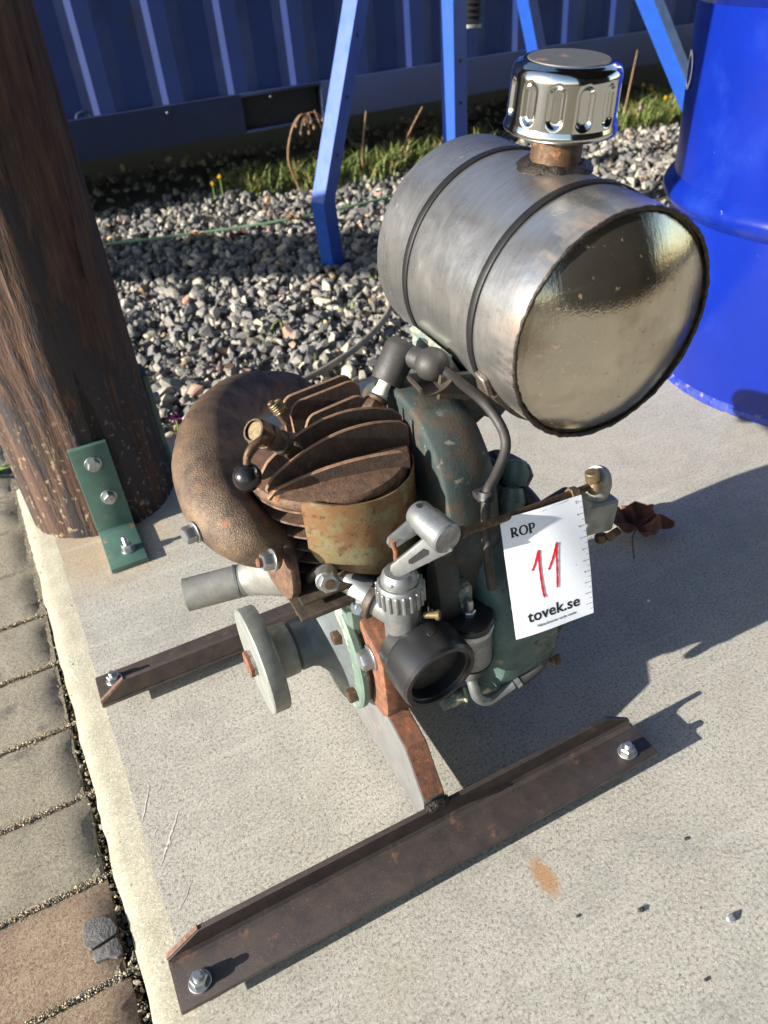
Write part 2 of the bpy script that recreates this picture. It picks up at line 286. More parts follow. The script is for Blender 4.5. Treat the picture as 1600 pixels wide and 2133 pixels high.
# ------------------------------------------------------------------ mesh helpers
def V(*a): return Vector(a)
def frame(ax):
    z = Vector(ax).normalized(); t = V(0, 0, 1) if abs(z.z) < .9 else V(1, 0, 0)
    x = t.cross(z).normalized(); return x, z.cross(x), z
def join(*bms):
    b = bmesh.new()
    for o in bms:
        me = bpy.data.meshes.new('tmp'); o.to_mesh(me); b.from_mesh(me); bpy.data.meshes.remove(me); o.free()
    return b
def bevel(b, w, seg=2, ang=25):
    if w <= 0: return b
    es = [e for e in b.edges if len(e.link_faces) == 2 and e.calc_face_angle(0) > R_(ang)]
    bmesh.ops.bevel(b, geom=es, offset=w, segments=seg, profile=.6, affect='EDGES', clamp_overlap=True); return b
def lathe(prof, o, ax, seg=32, jit=0.0, r0=None):
    """revolve (radius, height) pairs about ax at o; closed at radius 0"""
    b = bmesh.new(); x, y, z = frame(ax); o = Vector(o); rings = []
    for r, h in prof:
        if r <= 1e-6: rings.append([b.verts.new(o + z * h)])
        else: rings.append([b.verts.new(o + z * h + (x * math.cos(2 * PI * i / seg) + y * math.sin(2 * PI * i / seg)) * r) for i in range(seg)])
    for a, c in zip(rings, rings[1:]):
        for i in range(seg):
            j = (i + 1) % seg
            if len(a) == 1 and len(c) == 1: continue
            if len(a) == 1: b.faces.new((a[0], c[j], c[i]))
            elif len(c) == 1: b.faces.new((a[i], a[j], c[0]))
            else: b.faces.new((a[i], a[j], c[j], c[i]))
    bmesh.ops.recalc_face_normals(b, faces=b.faces); return b
def cyl(o, ax, r, h, seg=28, ch=.0008):
    ch = min(ch, r * .4, h * .4)
    return lathe([(0, 0), (r - ch, 0), (r, ch), (r, h - ch), (r - ch, h), (0, h)], o, ax, seg)
def hexa(o, ax, af, h, rot=0.0, ch=True):
    b = bmesh.new(); x, y, z = frame(ax); o = Vector(o); R = af / math.sqrt(3)
    lv = [(R, 0), (R, h * .78), (R * .86, h)] if ch else [(R, 0), (R, h)]
    rings = [[b.verts.new(o + z * hh + (x * math.cos(rot + PI / 3 * i) + y * math.sin(rot + PI / 3 * i)) * rr) for i in range(6)] for rr, hh in lv]
    for a, c in zip(rings, rings[1:]):
        for i in range(6): b.faces.new((a[i], a[(i + 1) % 6], c[(i + 1) % 6], c[i]))
    b.faces.new(rings[0][::-1]); b.faces.new(rings[-1]); bmesh.ops.recalc_face_normals(b, faces=b.faces); return b
def bolt(o, ax, af=.013, h=.007, washer=True, stub=0.0, rot=0.3):
    z = Vector(ax).normalized(); o = Vector(o); bs = []
    k = 0
    if washer: bs.append(cyl(o, z, af * .72, .0018, 20, .0003)); k = .0018
    bs.append(hexa(o + z * k, z, af, h, rot))
    if stub > 0:
        pr = [(0, 0)]; n = max(2, int(stub / .0012))
        for i in range(n): pr += [(af * .29, stub * i / n), (af * .26, stub * (i + .5) / n)]
        pr += [(af * .24, stub), (0, stub)]
        bs.append(lathe(pr, o + z * (k + h - .0002), z, 14))
    return join(*bs)
def catmull(P, n):
    P = [Vector(p) for p in P]; Q = []
    for i in range(len(P) - 1):
        a, b_, c, d = P[max(i - 1, 0)], P[i], P[i + 1], P[min(i + 2, len(P) - 1)]
        for k in range(n):
            t = k / n; Q.append(.5 * ((2 * b_) + (c - a) * t + (2 * a - 5 * b_ + 4 * c - d) * t * t + (3 * b_ - a - 3 * c + d) * t ** 3))
    Q.append(P[-1]); return Q
def tube(P, rad, seg=14, n=8, smooth=True, cap=True, squash=1.0):
    P = [Vector(p) for p in P]; m = len(P)
    rs = [rad] * m if isinstance(rad, (int, float)) else list(rad)
    if smooth and m > 2:
        R3 = catmull([V(r, 0, 0) for r in rs], n); Q = catmull(P, n); rr = [max(v.x, 1e-4) for v in R3]
    else: Q, rr = P, rs
    b = bmesh.new(); t0 = (Q[1] - Q[0]).normalized(); x, y, _ = frame(t0); rings = []
    for i, p in enumerate(Q):
        t = (Q[min(i + 1, len(Q) - 1)] - Q[max(i - 1, 0)]).normalized()
        x = (x - t * x.dot(t)).normalized(); y = t.cross(x)
        rings.append([b.verts.new(p + (x * math.cos(2 * PI * k / seg) + y * math.sin(2 * PI * k / seg) * squash) * rr[i]) for k in range(seg)])
    for a, c in zip(rings, rings[1:]):
        for k in range(seg): b.faces.new((a[k], a[(k + 1) % seg], c[(k + 1) % seg], c[k]))
    if cap: b.faces.new(rings[0][::-1]); b.faces.new(rings[-1])
    bmesh.ops.recalc_face_normals(b, faces=b.faces); return b
def box(c, s, rot=None, bv=.001, seg=2):
    b = bmesh.new(); bmesh.ops.create_cube(b, size=1); bmesh.ops.scale(b, vec=s, verts=b.verts); bevel(b, bv, seg)
    if rot is not None: bmesh.ops.transform(b, matrix=rot.to_4x4(), verts=b.verts)
    bmesh.ops.translate(b, vec=c, verts=b.verts); return b
def prism(poly, o, u, v, th, bv=.0008, seg=1):
    """polygon in the (u, v) plane at o, thickness th along u x v"""
    b = bmesh.new(); o, u, v = Vector(o), Vector(u).normalized(), Vector(v).normalized(); n = u.cross(v)
    A = [b.verts.new(o + u * p[0] + v * p[1]) for p in poly]; B = [b.verts.new(o + u * p[0] + v * p[1] + n * th) for p in poly]
    b.faces.new(A[::-1]); b.faces.new(B)
    for i in range(len(poly)): b.faces.new((A[i], A[(i + 1) % len(A)], B[(i + 1) % len(A)], B[i]))
    bmesh.ops.recalc_face_normals(b, faces=b.faces); return bevel(b, bv, seg)
def sheet(rows, th=0.0, bv=0):
    """grid of points (rows of equal length) as a thin solid of thickness th"""
    b = bmesh.new(); G = [[b.verts.new(p) for p in r] for r in rows]
    fs = [b.faces.new((G[i][j], G[i][j + 1], G[i + 1][j + 1], G[i + 1][j])) for i in range(len(G) - 1) for j in range(len(G[0]) - 1)]
    bmesh.ops.recalc_face_normals(b, faces=b.faces)
    if th: bmesh.ops.solidify(b, geom=b.faces[:], thickness=th)
    return b
def roughen(b, amp, freq, seed=0.0):
    b.normal_update()
    for v in b.verts:
        v.co += v.normal * (mnoise.noise(v.co * freq + V(seed, seed * 2, 0)) * amp)
    return b

BASE = {}
def thing(name, label, cat, loc=(0, 0, 0), group=None):
    o = bpy.data.objects.new(name, None); COL.objects.link(o); o.location = loc; o.empty_display_size = .05
    o['label'] = label; o['category'] = cat
    if group: o['group'] = group
    BASE[o] = Vector(loc); return o
def mesh_obj(name, b, mat, parent=None, sharp=32, base=None):
    me = bpy.data.meshes.new(name)
    off = BASE.get(parent, V(0, 0, 0)) if base is None else Vector(base)
    if off.length: bmesh.ops.translate(b, vec=-off, verts=b.verts)
    b.to_mesh(me); b.free()
    for p in me.polygons: p.use_smooth = True
    me.set_sharp_from_angle(angle=R_(sharp))
    me.materials.append(M[mat] if isinstance(mat, str) else mat)
    o = bpy.data.objects.new(name, me); COL.objects.link(o)
    if parent: o.parent = parent; BASE[o] = off
    else: o.location = off; BASE[o] = off
    return o
part = mesh_obj
def single(name, b, mat, label, cat, base, group=None, sharp=32):
    o = mesh_obj(name, b, mat, None, sharp, base); o['label'] = label; o['category'] = cat
    if group: o['group'] = group
    return o
def struct(name, b, mat, base=(0, 0, 0), parent=None):
    o = mesh_obj(name, b, mat, parent, 32, None if parent else base)
    if not parent: o['kind'] = 'structure'
    return o
def stuff(o): o['kind'] = 'stuff'; return o

# ------------------------------------------------------------------ setting: ground, slab, pavement
g = bmesh.new(); bmesh.ops.create_grid(g, x_segments=2, y_segments=2, size=60); bmesh.ops.translate(g, vec=(0, 0, -.055), verts=g.verts)
struct('gravel_ground', g, 'grit')

SLAB_BACK = 1.235
def edge_x(y): return -.062 - .022 * y
def slab_mesh():
    # the flat top with a broken edge, then the chamfered pale edge strip
    ys = np.arange(-3.0, SLAB_BACK + .001, .012); rows = []; rows2 = []
    for y in ys:
        j = .0022 * mnoise.noise(V(0, y * 22, 1)) + .0012 * mnoise.noise(V(0, y * 90, 5)); j2 = .003 * mnoise.noise(V(3, y * 18, 1)) + .0018 * mnoise.noise(V(3, y * 75, 2))
        a = edge_x(y) + j; c = edge_x(y) - .034 + j2 - .004 * max(0, y - .3)
        mid = []
        for t in (0.0, .2, .4, .6, .8, 1.0):
            zz = -.0045 * t - .0035 * t ** 6 + .0009 * mnoise.noise(V(t * 3, y * 40, 7))
            mid.append(V(a + (c - a) * t, y, zz if t > 0 else 0.0))
        mid.append(V(c - .001, y, -.02)); mid.append(V(c - .001, y, -.10))
        rows2.append(mid); rows.append([V(4.5, y, 0), V(1.2, y, 0), V(.3, y, 0), V(a, y, 0)])
    return rows, rows2
rows, rows2 = slab_mesh()
b = sheet(rows); 
back = bmesh.new(); yb = SLAB_BACK
f = [back.verts.new(p) for p in ((-.13, yb, -.1), (4.5, yb, -.1), (4.5, yb, 0), (-.089, yb, 0))]; back.faces.new(f)
for f_ in b.faces:
    if f_.normal.z < 0: f_.normal_flip()
slab = struct('concrete_slab', join(b, back), 'concrete')
struct('slab_edge', sheet(rows2), 'concrete_edge', parent=slab)

for x0, y0, x1, y1, wd in ((-0.0713, 0.5077, -0.0552, 0.5446, 0.002), (-0.0657, 0.4542, -0.0347, 0.5025, 0.0026), (-0.0605, 0.4029, -0.0422, 0.4265, 0.0012), (-0.0658, 0.4855, -0.058, 0.4944, 0.0014), (-0.0487, 0.4743, -0.0581, 0.4646, 0.001)):
    L_ = []; d = V(x1 - x0, y1 - y0, 0); nn = V(-d.y, d.x, 0).normalized()
    for q in range(13):
        t = q / 12; p = V(x0, y0, 0) + d * t + nn * .0016 * mnoise.noise(V(t * 7, x0 * 90, y0 * 50)); h_ = wd * (.15 + .85 * math.sin(PI * t) ** .6) * (.6 + .6 * abs(mnoise.noise(V(t * 14, x0 * 30, 3))))
        L_.append([p + nn * h_ * .5 + V(0, 0, .0003), p + V(0, 0, .0004), p - nn * h_ * .5 + V(0, 0, .0003)])
    part('scrape_mark', sheet(L_), 'scrape', slab)
pave_base = bmesh.new(); bmesh.ops.create_grid(pave_base, x_segments=1, y_segments=1, size=1)
for v in pave_base.verts: v.co = V(-1.21 + v.co.x * 1.08 + .01, v.co.y * 3.2, -.0115)
pave = struct('pavement', pave_base, 'sand')
def paver(cx, cy, sx, sy, mat, seed):
    b = bmesh.new(); nx, ny = max(3, int(sx / .012)), max(3, int(sy / .012)); G = []
    for i in range(nx + 1):
        r = []
        for j in range(ny + 1):
            x, y = -sx / 2 + sx * i / nx, -sy / 2 + sy * j / ny
            e = min(sx / 2 - abs(x), sy / 2 - abs(y)); z = -.006 if e < .001 else (-.0016 if e < .013 else 0)
            p = V(cx + x, cy + y, -.006 + z); n1 = mnoise.noise(p * 45 + V(seed, 0, 0)); n2 = mnoise.noise(p * 130 + V(0, seed, 0))
            p.z += .0014 * n1 + .0008 * n2 - (.004 * max(0, n1 - .1) if e < .013 else 0)
            p.x += .0014 * mnoise.noise(V(seed, p.y * 60, 0)); p.y += .0014 * mnoise.noise(V(p.x * 60, seed, 0)); r.append(p)
        G.append(r)
    top = sheet(G); 
    for f_ in top.faces:
        if f_.normal.z < 0: f_.normal_flip()
    # skirts
    ring = [G[i][0] for i in range(nx + 1)] + [G[nx][j] for j in range(1, ny + 1)] + [G[i][ny] for i in range(nx - 1, -1, -1)] + [G[0][j] for j in range(ny - 1, 0, -1)]
    ring.append(ring[0]); sk = sheet([ring, [V(p.x, p.y, -.05) for p in ring]])
    return join(top, sk)
yj = [-.35, -.245, -.14, -.035, .07, .173, .276, .379, .476, .575, .677, .786, .888, 1.002, 1.115, 1.22, 1.325, 1.43, 1.535, 1.64, 1.745, 1.85]
for k in range(len(yj) - 1):
    y0, y1 = yj[k], yj[k + 1]; xr = -.106 - .02 * (.5 * (y0 + y1) - .3) - .004
    x = xr
    for q in range(8):
        wdt = .205 if not (q == 0 and k % 2) else .205
        if k % 2 and q == 0: wdt = .203
        mt = 'paver_red' if (k in (6, 7) or (k == 10 and q == 1) or (k * 7 + q * 3) % 11 == 5) else 'paver_grey'
        part('paving_stone', paver(x - wdt / 2, (y0 + y1) / 2, wdt - .0055, y1 - y0 - .0052, mt, k * 3.7 + q), mt, pave); x -= wdt

# grit and crumbs filling the joint between pavement and slab
HULLS = []
def hull_proto(n=13):
    b = bmesh.new()
    for _ in range(n):
        v = V(*RNG.normal(size=3)); v.normalize(); v *= RNG.uniform(.75, 1.0); b.verts.new((v.x, v.y * RNG.uniform(.75, 1), v.z * .8))
    r = bmesh.ops.convex_hull(b, input=b.verts); bmesh.ops.delete(b, geom=[v for v in b.verts if not v.link_faces], context='VERTS')
    bmesh.ops.triangulate(b, faces=b.faces); b.verts.index_update()
    vv = np.array([v.co[:] for v in b.verts]); ff = np.array([[v.index for v in f_.verts] for f_ in b.faces]); b.free(); return vv, ff
HULLS = [hull_proto(int(RNG.integers(11, 17))) for _ in range(18)] + [hull_proto(40) for _ in range(14)]
def stones(name, pos, size, tone, flat=(.55, .9), mat='stone'):
    vs_, fs_, cs_ = [], [], []; k = 0
    for p, s, t in zip(pos, size, tone):
        hv, hf = HULLS[int(RNG.integers(len(HULLS)))]
        q = RNG.normal(size=4); q /= np.linalg.norm(q); a, b_, c, d = q
        Rm = np.array([[1 - 2 * (c * c + d * d), 2 * (b_ * c - a * d), 2 * (b_ * d + a * c)], [2 * (b_ * c + a * d), 1 - 2 * (b_ * b_ + d * d), 2 * (c * d - a * b_)], [2 * (b_ * d - a * c), 2 * (c * d + a * b_), 1 - 2 * (b_ * b_ + c * c)]])
        sc = np.array([1, RNG.uniform(.6, .95), RNG.uniform(*flat)]) * s
        vs_.append(((hv * sc) @ Rm.T) + p); fs_.append(hf + k); k += len(hv); cs_.append(np.tile(t, (len(hv), 1)))
    vs_, fs_, cs_ = np.concatenate(vs_), np.concatenate(fs_), np.concatenate(cs_)
    me = bpy.data.meshes.new(name); me.from_pydata(vs_.tolist(), [], fs_.tolist()); me.update()
    at = me.color_attributes.new('tone', 'FLOAT_COLOR', 'POINT'); at.data.foreach_set('color', np.c_[cs_, np.ones(len(cs_))].astype('f4').ravel())
    me.materials.append(M[mat]); o = bpy.data.objects.new(name, me); COL.objects.link(o); return o
PAL = np.array([lin(c)[:3] for c in ((100, 97, 93), (76, 74, 73), (120, 115, 106), (146, 139, 124), (172, 163, 142), (62, 61, 62), (130, 121, 108), (160, 124, 102), (164, 136, 94))])
PW = np.array([.2, .18, .18, .13, .07, .13, .07, .02, .02])
def tones(n): return PAL[RNG.choice(len(PAL), n, p=PW / PW.sum())] * RNG.uniform(.75, 1.25, (n, 1))
n = 4200; yy = RNG.uniform(.1, 1.4, n); tt = RNG.uniform(0, 1, n)
xx = edge_x(yy) - .036 - tt * .013
sz = RNG.choice([.0011, .0017, .0026, .0045], n, p=[.5, .33, .14, .03])
stuff(stones('joint_grit', np.c_[xx, yy, -.024 + RNG.uniform(0, .012, n)], sz, tones(n) * np.array([1.5, 1.38, 1.15])))

def gravel():
    pts, szs = [], []
    def area(x0, x1, y0, y1, n, s0, s1, z):
        pts.append(np.c_[RNG.uniform(x0, x1, n), RNG.uniform(y0, y1, n), z + RNG.uniform(-.012, .012, n)]); szs.append(RNG.uniform(s0, s1, n) * RNG.choice([.6, 1, 1.35], n, p=[.3, .55, .15]))
    area(-.55, 1.7, 1.25, 2.1, 5600, .013, .0245, -.048)
    area(-.2, 2.6, 2.05, 3.05, 6000, .013, .022, -.048)
    area(1.5, 4.2, 1.25, 3.05, 4200, .014, .024, -.05)
    area(-.5, 3.2, 3.0, 3.7, 800, .016, .024, -.05)
    area(-.5, 1.8, 1.24, 2.2, 7000, .006, .011, -.050); area(-.2, 3.0, 2.2, 3.0, 5000, .008, .012, -.052)
    p, s = np.concatenate(pts), np.concatenate(szs)
    p[:, 2] += .012 * np.array([mnoise.noise(V(a * 4, c * 4, 0)) for a, c, _ in p])
    keep = ~((p[:, 0] < -.13) & (p[:, 1] < 1.44)); keep &= ~((p[:, 1] < SLAB_BACK + s + .002))
    p, s = p[keep], s[keep]
    stuff(stones('gravel', p, s, tones(len(p))))
gravel()
gp, gz = [], []
for k, y_ in enumerate(yj[4:13]):
    m_ = 900; xx_ = -.105 - RNG.uniform(0, .13, m_); gp.append(np.c_[xx_, y_ + RNG.normal(size=m_) * .0014, -.0105 + RNG.uniform(0, .0025, m_)]); gz.append(RNG.choice([.0006, .0009, .0013], m_))
gp, gz = np.concatenate(gp), np.concatenate(gz); stuff(stones('joint_sand_grains', gp, gz, tones(len(gp)) * np.array([2.2, 2.0, 1.6])))

# ------------------------------------------------------------------ container, post, barrier, stand, drum
CY0, CSL = 2.905, -.034
def cpt(x, d, z): return V(x, CY0 + CSL * x + d, z)
def container():
    c = thing('shipping_container', 'dark blue corrugated steel shipping container standing on the gravel', 'container', (1.2, 4.1, -.05))
    P = .226; xs = []; x = .345 - 13 * P
    while x < 5.6:
        xs += [(x, .021), (x + .047, 0), (x + .097, 0), (x + .144, .021)]; x += P
    rows = [[cpt(a, d + .008, z) for a, d in xs] for z in (.278, 1.0, 1.8, 2.45)]
    part('corrugated_wall', sheet(rows), 'container', c, sharp=12)
    def rail(x0, x1): 
        poly = [(0, .158), (.012, .158), (.012, .164), (.05, .278), (.05, .282), (0, .282)]
        A = cpt(x0, -.012, 0); u = (cpt(x1, 0, 0) - cpt(x0, 0, 0)).normalized(); L = (cpt(x1, 0, 0) - cpt(x0, 0, 0)).length
        return box(cpt((x0 + x1) / 2, .014, .22), (L, .052, .122), Matrix.Rotation(math.atan(CSL), 3, 'Z'), .003)
    part('bottom_rail', join(rail(-2.6, .86), rail(1.15, 5.6)), 'container_rail', c)
    part('bottom_rail', join(box(cpt(1.005, .014, .276), (.29, .052, .010), Matrix.Rotation(math.atan(CSL), 3, 'Z'), .001), box(cpt(1.005, .014, .163), (.29, .052, .008), Matrix.Rotation(math.atan(CSL), 3, 'Z'), .001)), 'container_rail', c)
    part('forklift_pocket', box(cpt(1.005, .22, .22), (.288, .40, .104), Matrix.Rotation(math.atan(CSL), 3, 'Z'), 0), 'black', c)
    part('floor_frame', box(cpt(1.4, 1.2, .24), (7.9, 2.3, .09), Matrix.Rotation(math.atan(CSL), 3, 'Z'), 0), 'black', c)
    part('roof', box(cpt(1.4, 1.2, 2.48), (8.0, 2.44, .06), Matrix.Rotation(math.atan(CSL), 3, 'Z'), .003), 'container', c)
    for xe in (-2.55, 5.55): part('end_wall', box(cpt(xe, 1.2, 1.36), (.04, 2.36, 2.2), Matrix.Rotation(math.atan(CSL), 3, 'Z'), 0), 'container', c)
    part('back_wall', box(cpt(1.4, 2.38, 1.36), (8.0, .04, 2.2), Matrix.Rotation(math.atan(CSL), 3, 'Z'), 0), 'container', c)
    for xe, ye in ((-2.45, .1), (5.45, .1), (-2.45, 2.3), (5.45, 2.3)): part('support_block', box(cpt(xe, ye, .05), (.2, .2, .21), None, .004), 'concrete', c)
    ring = []
    for k in range(13):
        t = PI * k / 12; ring.append(cpt(.335 - .022 * math.cos(t), -.02, .285 + .016 * math.sin(t)))
    part('lashing_ring', tube(ring, .004, 8, smooth=False), 'container_rail', c)
    for xx in (.60, .96, 1.27): part('rivet', cyl(cpt(xx, -.018, .262), (0, -1, 0), .004, .004, 10), 'zinc', c)
container()

def wooden_post(cx, cy, h, label, seed, detail=True):
    p = thing('wooden_post', label, 'post', (cx, cy, 0))
    b = bmesh.new(); seg, nz = 96, 70; G = []
    for k in range(nz + 1):
        z = -.04 + (h + .04) * (k / nz) ** 1.5; r = .1085 - .006 * z; row = []
        for i in range(seg + 1):
            a = 2 * PI * (i % seg) / seg; q = V(math.cos(a) * 6 + seed, math.sin(a) * 6, z * .8)
            rr = r + .0035 * mnoise.noise(q) + .0022 * mnoise.noise(q * 3.5) - .004 * max(0, mnoise.noise(V(math.cos(a) * 17, math.sin(a) * 17 + seed, z * 1.1)) - .35)
            row.append(V(cx + rr * math.cos(a), cy - .12 * max(0, z - .2) + rr * math.sin(a), z))
        G.append(row)
    b = sheet(G); bmesh.ops.remove_doubles(b, verts=b.verts, dist=1e-6)
    bmesh.ops.holes_fill(b, edges=[e for e in b.edges if e.is_boundary]); part('timber', b, 'wood', p)
    if not detail: return
    # green steel angle bolted to the post and to the slab
    def bracket(o, u, v_w, hgt, foot, w):
        o, u, v_w = Vector(o), Vector(u), Vector(v_w)
        poly = [(0, 0), (foot, 0), (foot, .008), (.014, .008), (.009, .013), (.009, hgt), (0, hgt)]
        return prism(poly, o - v_w * w / 2, u, V(0, 0, 1), w * (1 if u.cross(V(0, 0, 1)).dot(v_w) > 0 else -1), .0012, 2)
    br = part('angle_bracket', bracket((.001, 1.005, .001), (0, -1, 0), (1, 0, 0), .152, .098, .052), 'green_paint', p)
    part('bolt', bolt((.001, .996, .126), (0, -1, 0), .016, .009, True, 0, .2), 'zinc', br)
    part('bolt', bolt((.006, .996, .068), (0, -1, 0), .016, .009, True, 0, .6), 'zinc', br)
    part('bolt', bolt((.006, .938, .009), (0, 0, 1), .014, .009, True, .014, .4), 'zinc', br)
    br2 = part('angle_bracket', bracket((.108, 1.13, .001), (1, 0, 0), (0, 1, 0), .18, .09, .052), 'green_paint', p)
    part('bolt', bolt((.117, 1.13, .13), (1, 0, 0), .016, .009, True, 0, .2), 'zinc', br2)
wooden_post(0, 1.113, 3.0, 'thick dark tarred timber post with green angle brackets bolted to the slab', 0)

# unseen board barrier added to throw the slanting shade on the gravel
def barrier():
    p = thing('shade_barrier', 'unseen timber board on posts, added to throw shade on the gravel', 'barrier', (-2.6, 2.6, -.05))
    zc, cot = .75, 1 / math.tan(SUN_EL)
    a, c = V(-.85, 3.18, 0), V(1.25, 1.72, 0); sh = cot * (zc + .04)
    A, B_ = a - V(sh, 0, -zc), c - V(sh, 0, -zc)
    u = (B_ - A).normalized(); ang = math.atan2(u.y, u.x)
    part('board', box((A + B_) / 2, ((B_ - A).length, .03, .205), Matrix.Rotation(ang, 3, 'Z'), .003), 'wood', p)
    for t in (.22, .62):
        q = A.lerp(B_, t); part('post', box((q.x - .05, q.y, (zc - .05) / 2), (.07, .07, zc + .1), None, .003), 'wood', p)
barrier()

def stand():
    s = thing('machine_stand', 'blue steel machine stand on splayed angle legs behind the gravel', 'stand', (1.3, 2.1, -.04))
    def leg(P, w, th=.004, inx=1, iny=1, yaw=0.0):
        # angle-iron section swept along P
        sec = [(0, 0), (w * inx, 0), (w * inx, th * iny), (th * inx, th * iny), (th * inx, w * iny), (0, w * iny)]
        cy_, sy_ = math.cos(yaw), math.sin(yaw)
        rows = [[Vector(p) + V(x * cy_ - y * sy_, x * sy_ + y * cy_, 0) for x, y in sec + sec[:1]] for p in P]
        b = sheet(rows); bmesh.ops.remove_doubles(b, verts=b.verts, dist=1e-6); bmesh.ops.holes_fill(b, edges=[e for e in b.edges if e.is_boundary]); bmesh.ops.recalc_face_normals(b, faces=b.faces); return b
    H_ = 1.12
    legs = [([(.762, 1.945, -.045), (.738, 1.90, .145), (.890, 1.93, .555), (1.085, 1.97, H_)], .044, 1, 1, .42),
            ([(1.112, 1.88, -.045), (1.122, 1.89, .24), (1.130, 1.90, .55), (1.150, 1.93, H_)], .046, 1, 1, .25),
            ([(1.82, 2.34, -.045), (1.775, 2.33, .09), (1.615, 2.27, .47), (1.39, 2.19, H_)], .044, 1, 1, .3),
            ([(1.93, 1.66, -.045), (1.87, 1.70, .10), (1.64, 1.78, .50), (1.40, 1.94, H_)], .050, 1, 1, .35)]
    for i, (P, wd, ix, iy, yw) in enumerate(legs):
        l = part('leg', leg(P, wd, .004, ix, iy, yw), 'blue_stand', s, sharp=20)
        for k in range(2 if i else 3):
            q = Vector(P[1]).lerp(Vector(P[2]), .25 + .30 * k); d = V(math.sin(yw), -math.cos(yw), 0)
            part('bolt_hole', cyl(q + V(math.cos(yw), math.sin(yw), 0) * wd * .5 + d * .0005 - d * .004, d, .0045, .0046, 12, .0002), 'black', l)
    part('top_frame', box((1.24, 2.06, H_ + .02), (.55, .50, .05), None, .004), 'blue_stand', s)
    # bellows / coil spring hanging beside the second leg
    pr = [(0, .0)]
    for k in range(13): pr += [(.030, .014 * k + .001), (.021, .014 * k + .008)]
    pr += [(.0, .19)]
    part('rubber_bellows', lathe(pr, (1.272, 2.05, .475), (.05, .0, 1), 28), 'spring', s)
    part('bellows_ring', cyl((1.2715, 2.05, .463), (.05, 0, 1), .029, .009, 28), 'alu', s)
    part('hanger_rod', cyl((1.279, 2.05, .62), (.0, 0, 1), .008, .5, 12), 'spring', s)
stand()

def drum():
    cx, cy, r = 1.2615, .8255, .303
    d = thing('steel_drum', 'glossy blue steel drum with dark scratches standing on the slab', 'drum', (cx, cy, 0))
    prof = [(r - .004, .014), (r - .004, .022), (r - .001, .03), (r - .001, .272)]
    for z0 in (.305, .59):
        for k in range(9):
            t = k / 8; prof.append((r - .001 + .016 * math.sin(PI * t) ** 1.1, z0 - .024 + .048 * t))
        prof += [(r - .001, z0 + .045), (r - .001, z0 + .24)]
    prof += [(r - .002, .868), (r - .012, .872), (0, .872)]
    part('drum_body', roughen(lathe(prof, (cx, cy, 0), (0, 0, 1), 128), .0008, 14), 'drum', d, sharp=40)
    part('bottom_rim', lathe([(r - .012, 0), (r - .003, .0), (r, .004), (r, .013), (r - .004, .017), (r - .012, .017)], (cx, cy, 0), (0, 0, 1), 128), 'drum_rim', d)
    part('top_rim', lathe([(r - .012, .868), (r - .001, .868), (r + .001, .873), (r + .001, .884), (r - .004, .888), (r - .012, .888)], (cx, cy, 0), (0, 0, 1), 128), 'drum_rim', d)
    for a_, z_, ln_, sl in ((-2.62, .43, .030, .2), (-2.60, .455, .016, -.6), (-2.72, .40, .012, 1.2), (-2.85, .515, .014, 2.0), (-2.70, .20, .040, 1.5), (-2.62, .16, .022, 2.4), (-2.66, .075, .018, .9), (-2.78, .13, .012, .3)):
        rowsa = []
        for q in range(7):
            t = q / 6 - .5; aa = a_ + t * ln_ * math.cos(sl) / r + .002 * math.sin(q * 2.1); zz = z_ + t * ln_ * math.sin(sl); hw = .0009 * (1 - abs(2 * t) ** 2) + .0002
            rowsa.append([V(cx + (r + .0004) * math.cos(aa - hw / r * math.sin(sl)), cy + (r + .0004) * math.sin(aa - hw / r * math.sin(sl)), zz + hw * math.cos(sl)), V(cx + (r + .0004) * math.cos(aa + hw / r * math.sin(sl)), cy + (r + .0004) * math.sin(aa + hw / r * math.sin(sl)), zz - hw * math.cos(sl))])
        part('scratch', sheet(rowsa), 'white', d)
    # white ring of the printed lettering: a band bent round the drum
    a0 = R_(143); z0 = .476; outer, inner = [], []
    for k in range(41):
        t = 2 * PI * k / 40
        for L_, rr in ((outer, 1.0), (inner, .72)):
            da = .040 * rr * math.cos(t) / r * .62; zz = z0 + .027 * rr * math.sin(t)
            L_.append(V(cx + (r + .0006) * math.cos(a0 + da), cy + (r + .0006) * math.sin(a0 + da), zz))
    part('printed_ring', sheet([outer, inner]), 'white', d)
drum()

def shade_shed():
    # unseen lean-to inferred from the timber post; wall added behind to cut sky light and darken the tank-end reflection
    t = thing('shade_building', 'unseen dark boarded wall, added for shade, with an open lean-to roof over the slab', 'building', (2.5, -3.4, 0))
    part('wall', box((3.2, -3.5, 1.7), (7.4, .2, 3.4), None, .01), 'shade_shed', t)
    for k in range(20): part('board', box((-.3 + .36 * k, -3.385, 1.7), (.345, .03, 3.3), None, .004), 'shade_shed', t)
    part('roof', box((3.1, -1.15, 3.18), (6.9, 4.75, .08), None, .01), 'shade_shed', t)
    for k in range(9): part('rafter', box((-.2 + .82 * k, -1.15, 3.07), (.06, 4.6, .13), None, .004), 'shade_shed', t)
    part('roof_beam', box((3.1, 1.0, 2.94), (6.8, .1, .13), None, .004), 'shade_shed', t)
shade_shed()

# ------------------------------------------------------------------ the engine
E_ = thing('stationary_engine', 'rusty old stationary engine on two steel skids with a round steel fuel tank', 'engine', (.17, .505, 0))
def P(name, b, mat, parent=E_, sharp=32): return part(name, b, mat, parent, sharp)
CX, CYY, CZ = .175, .512, .152     # cylinder axis x, y; crank height

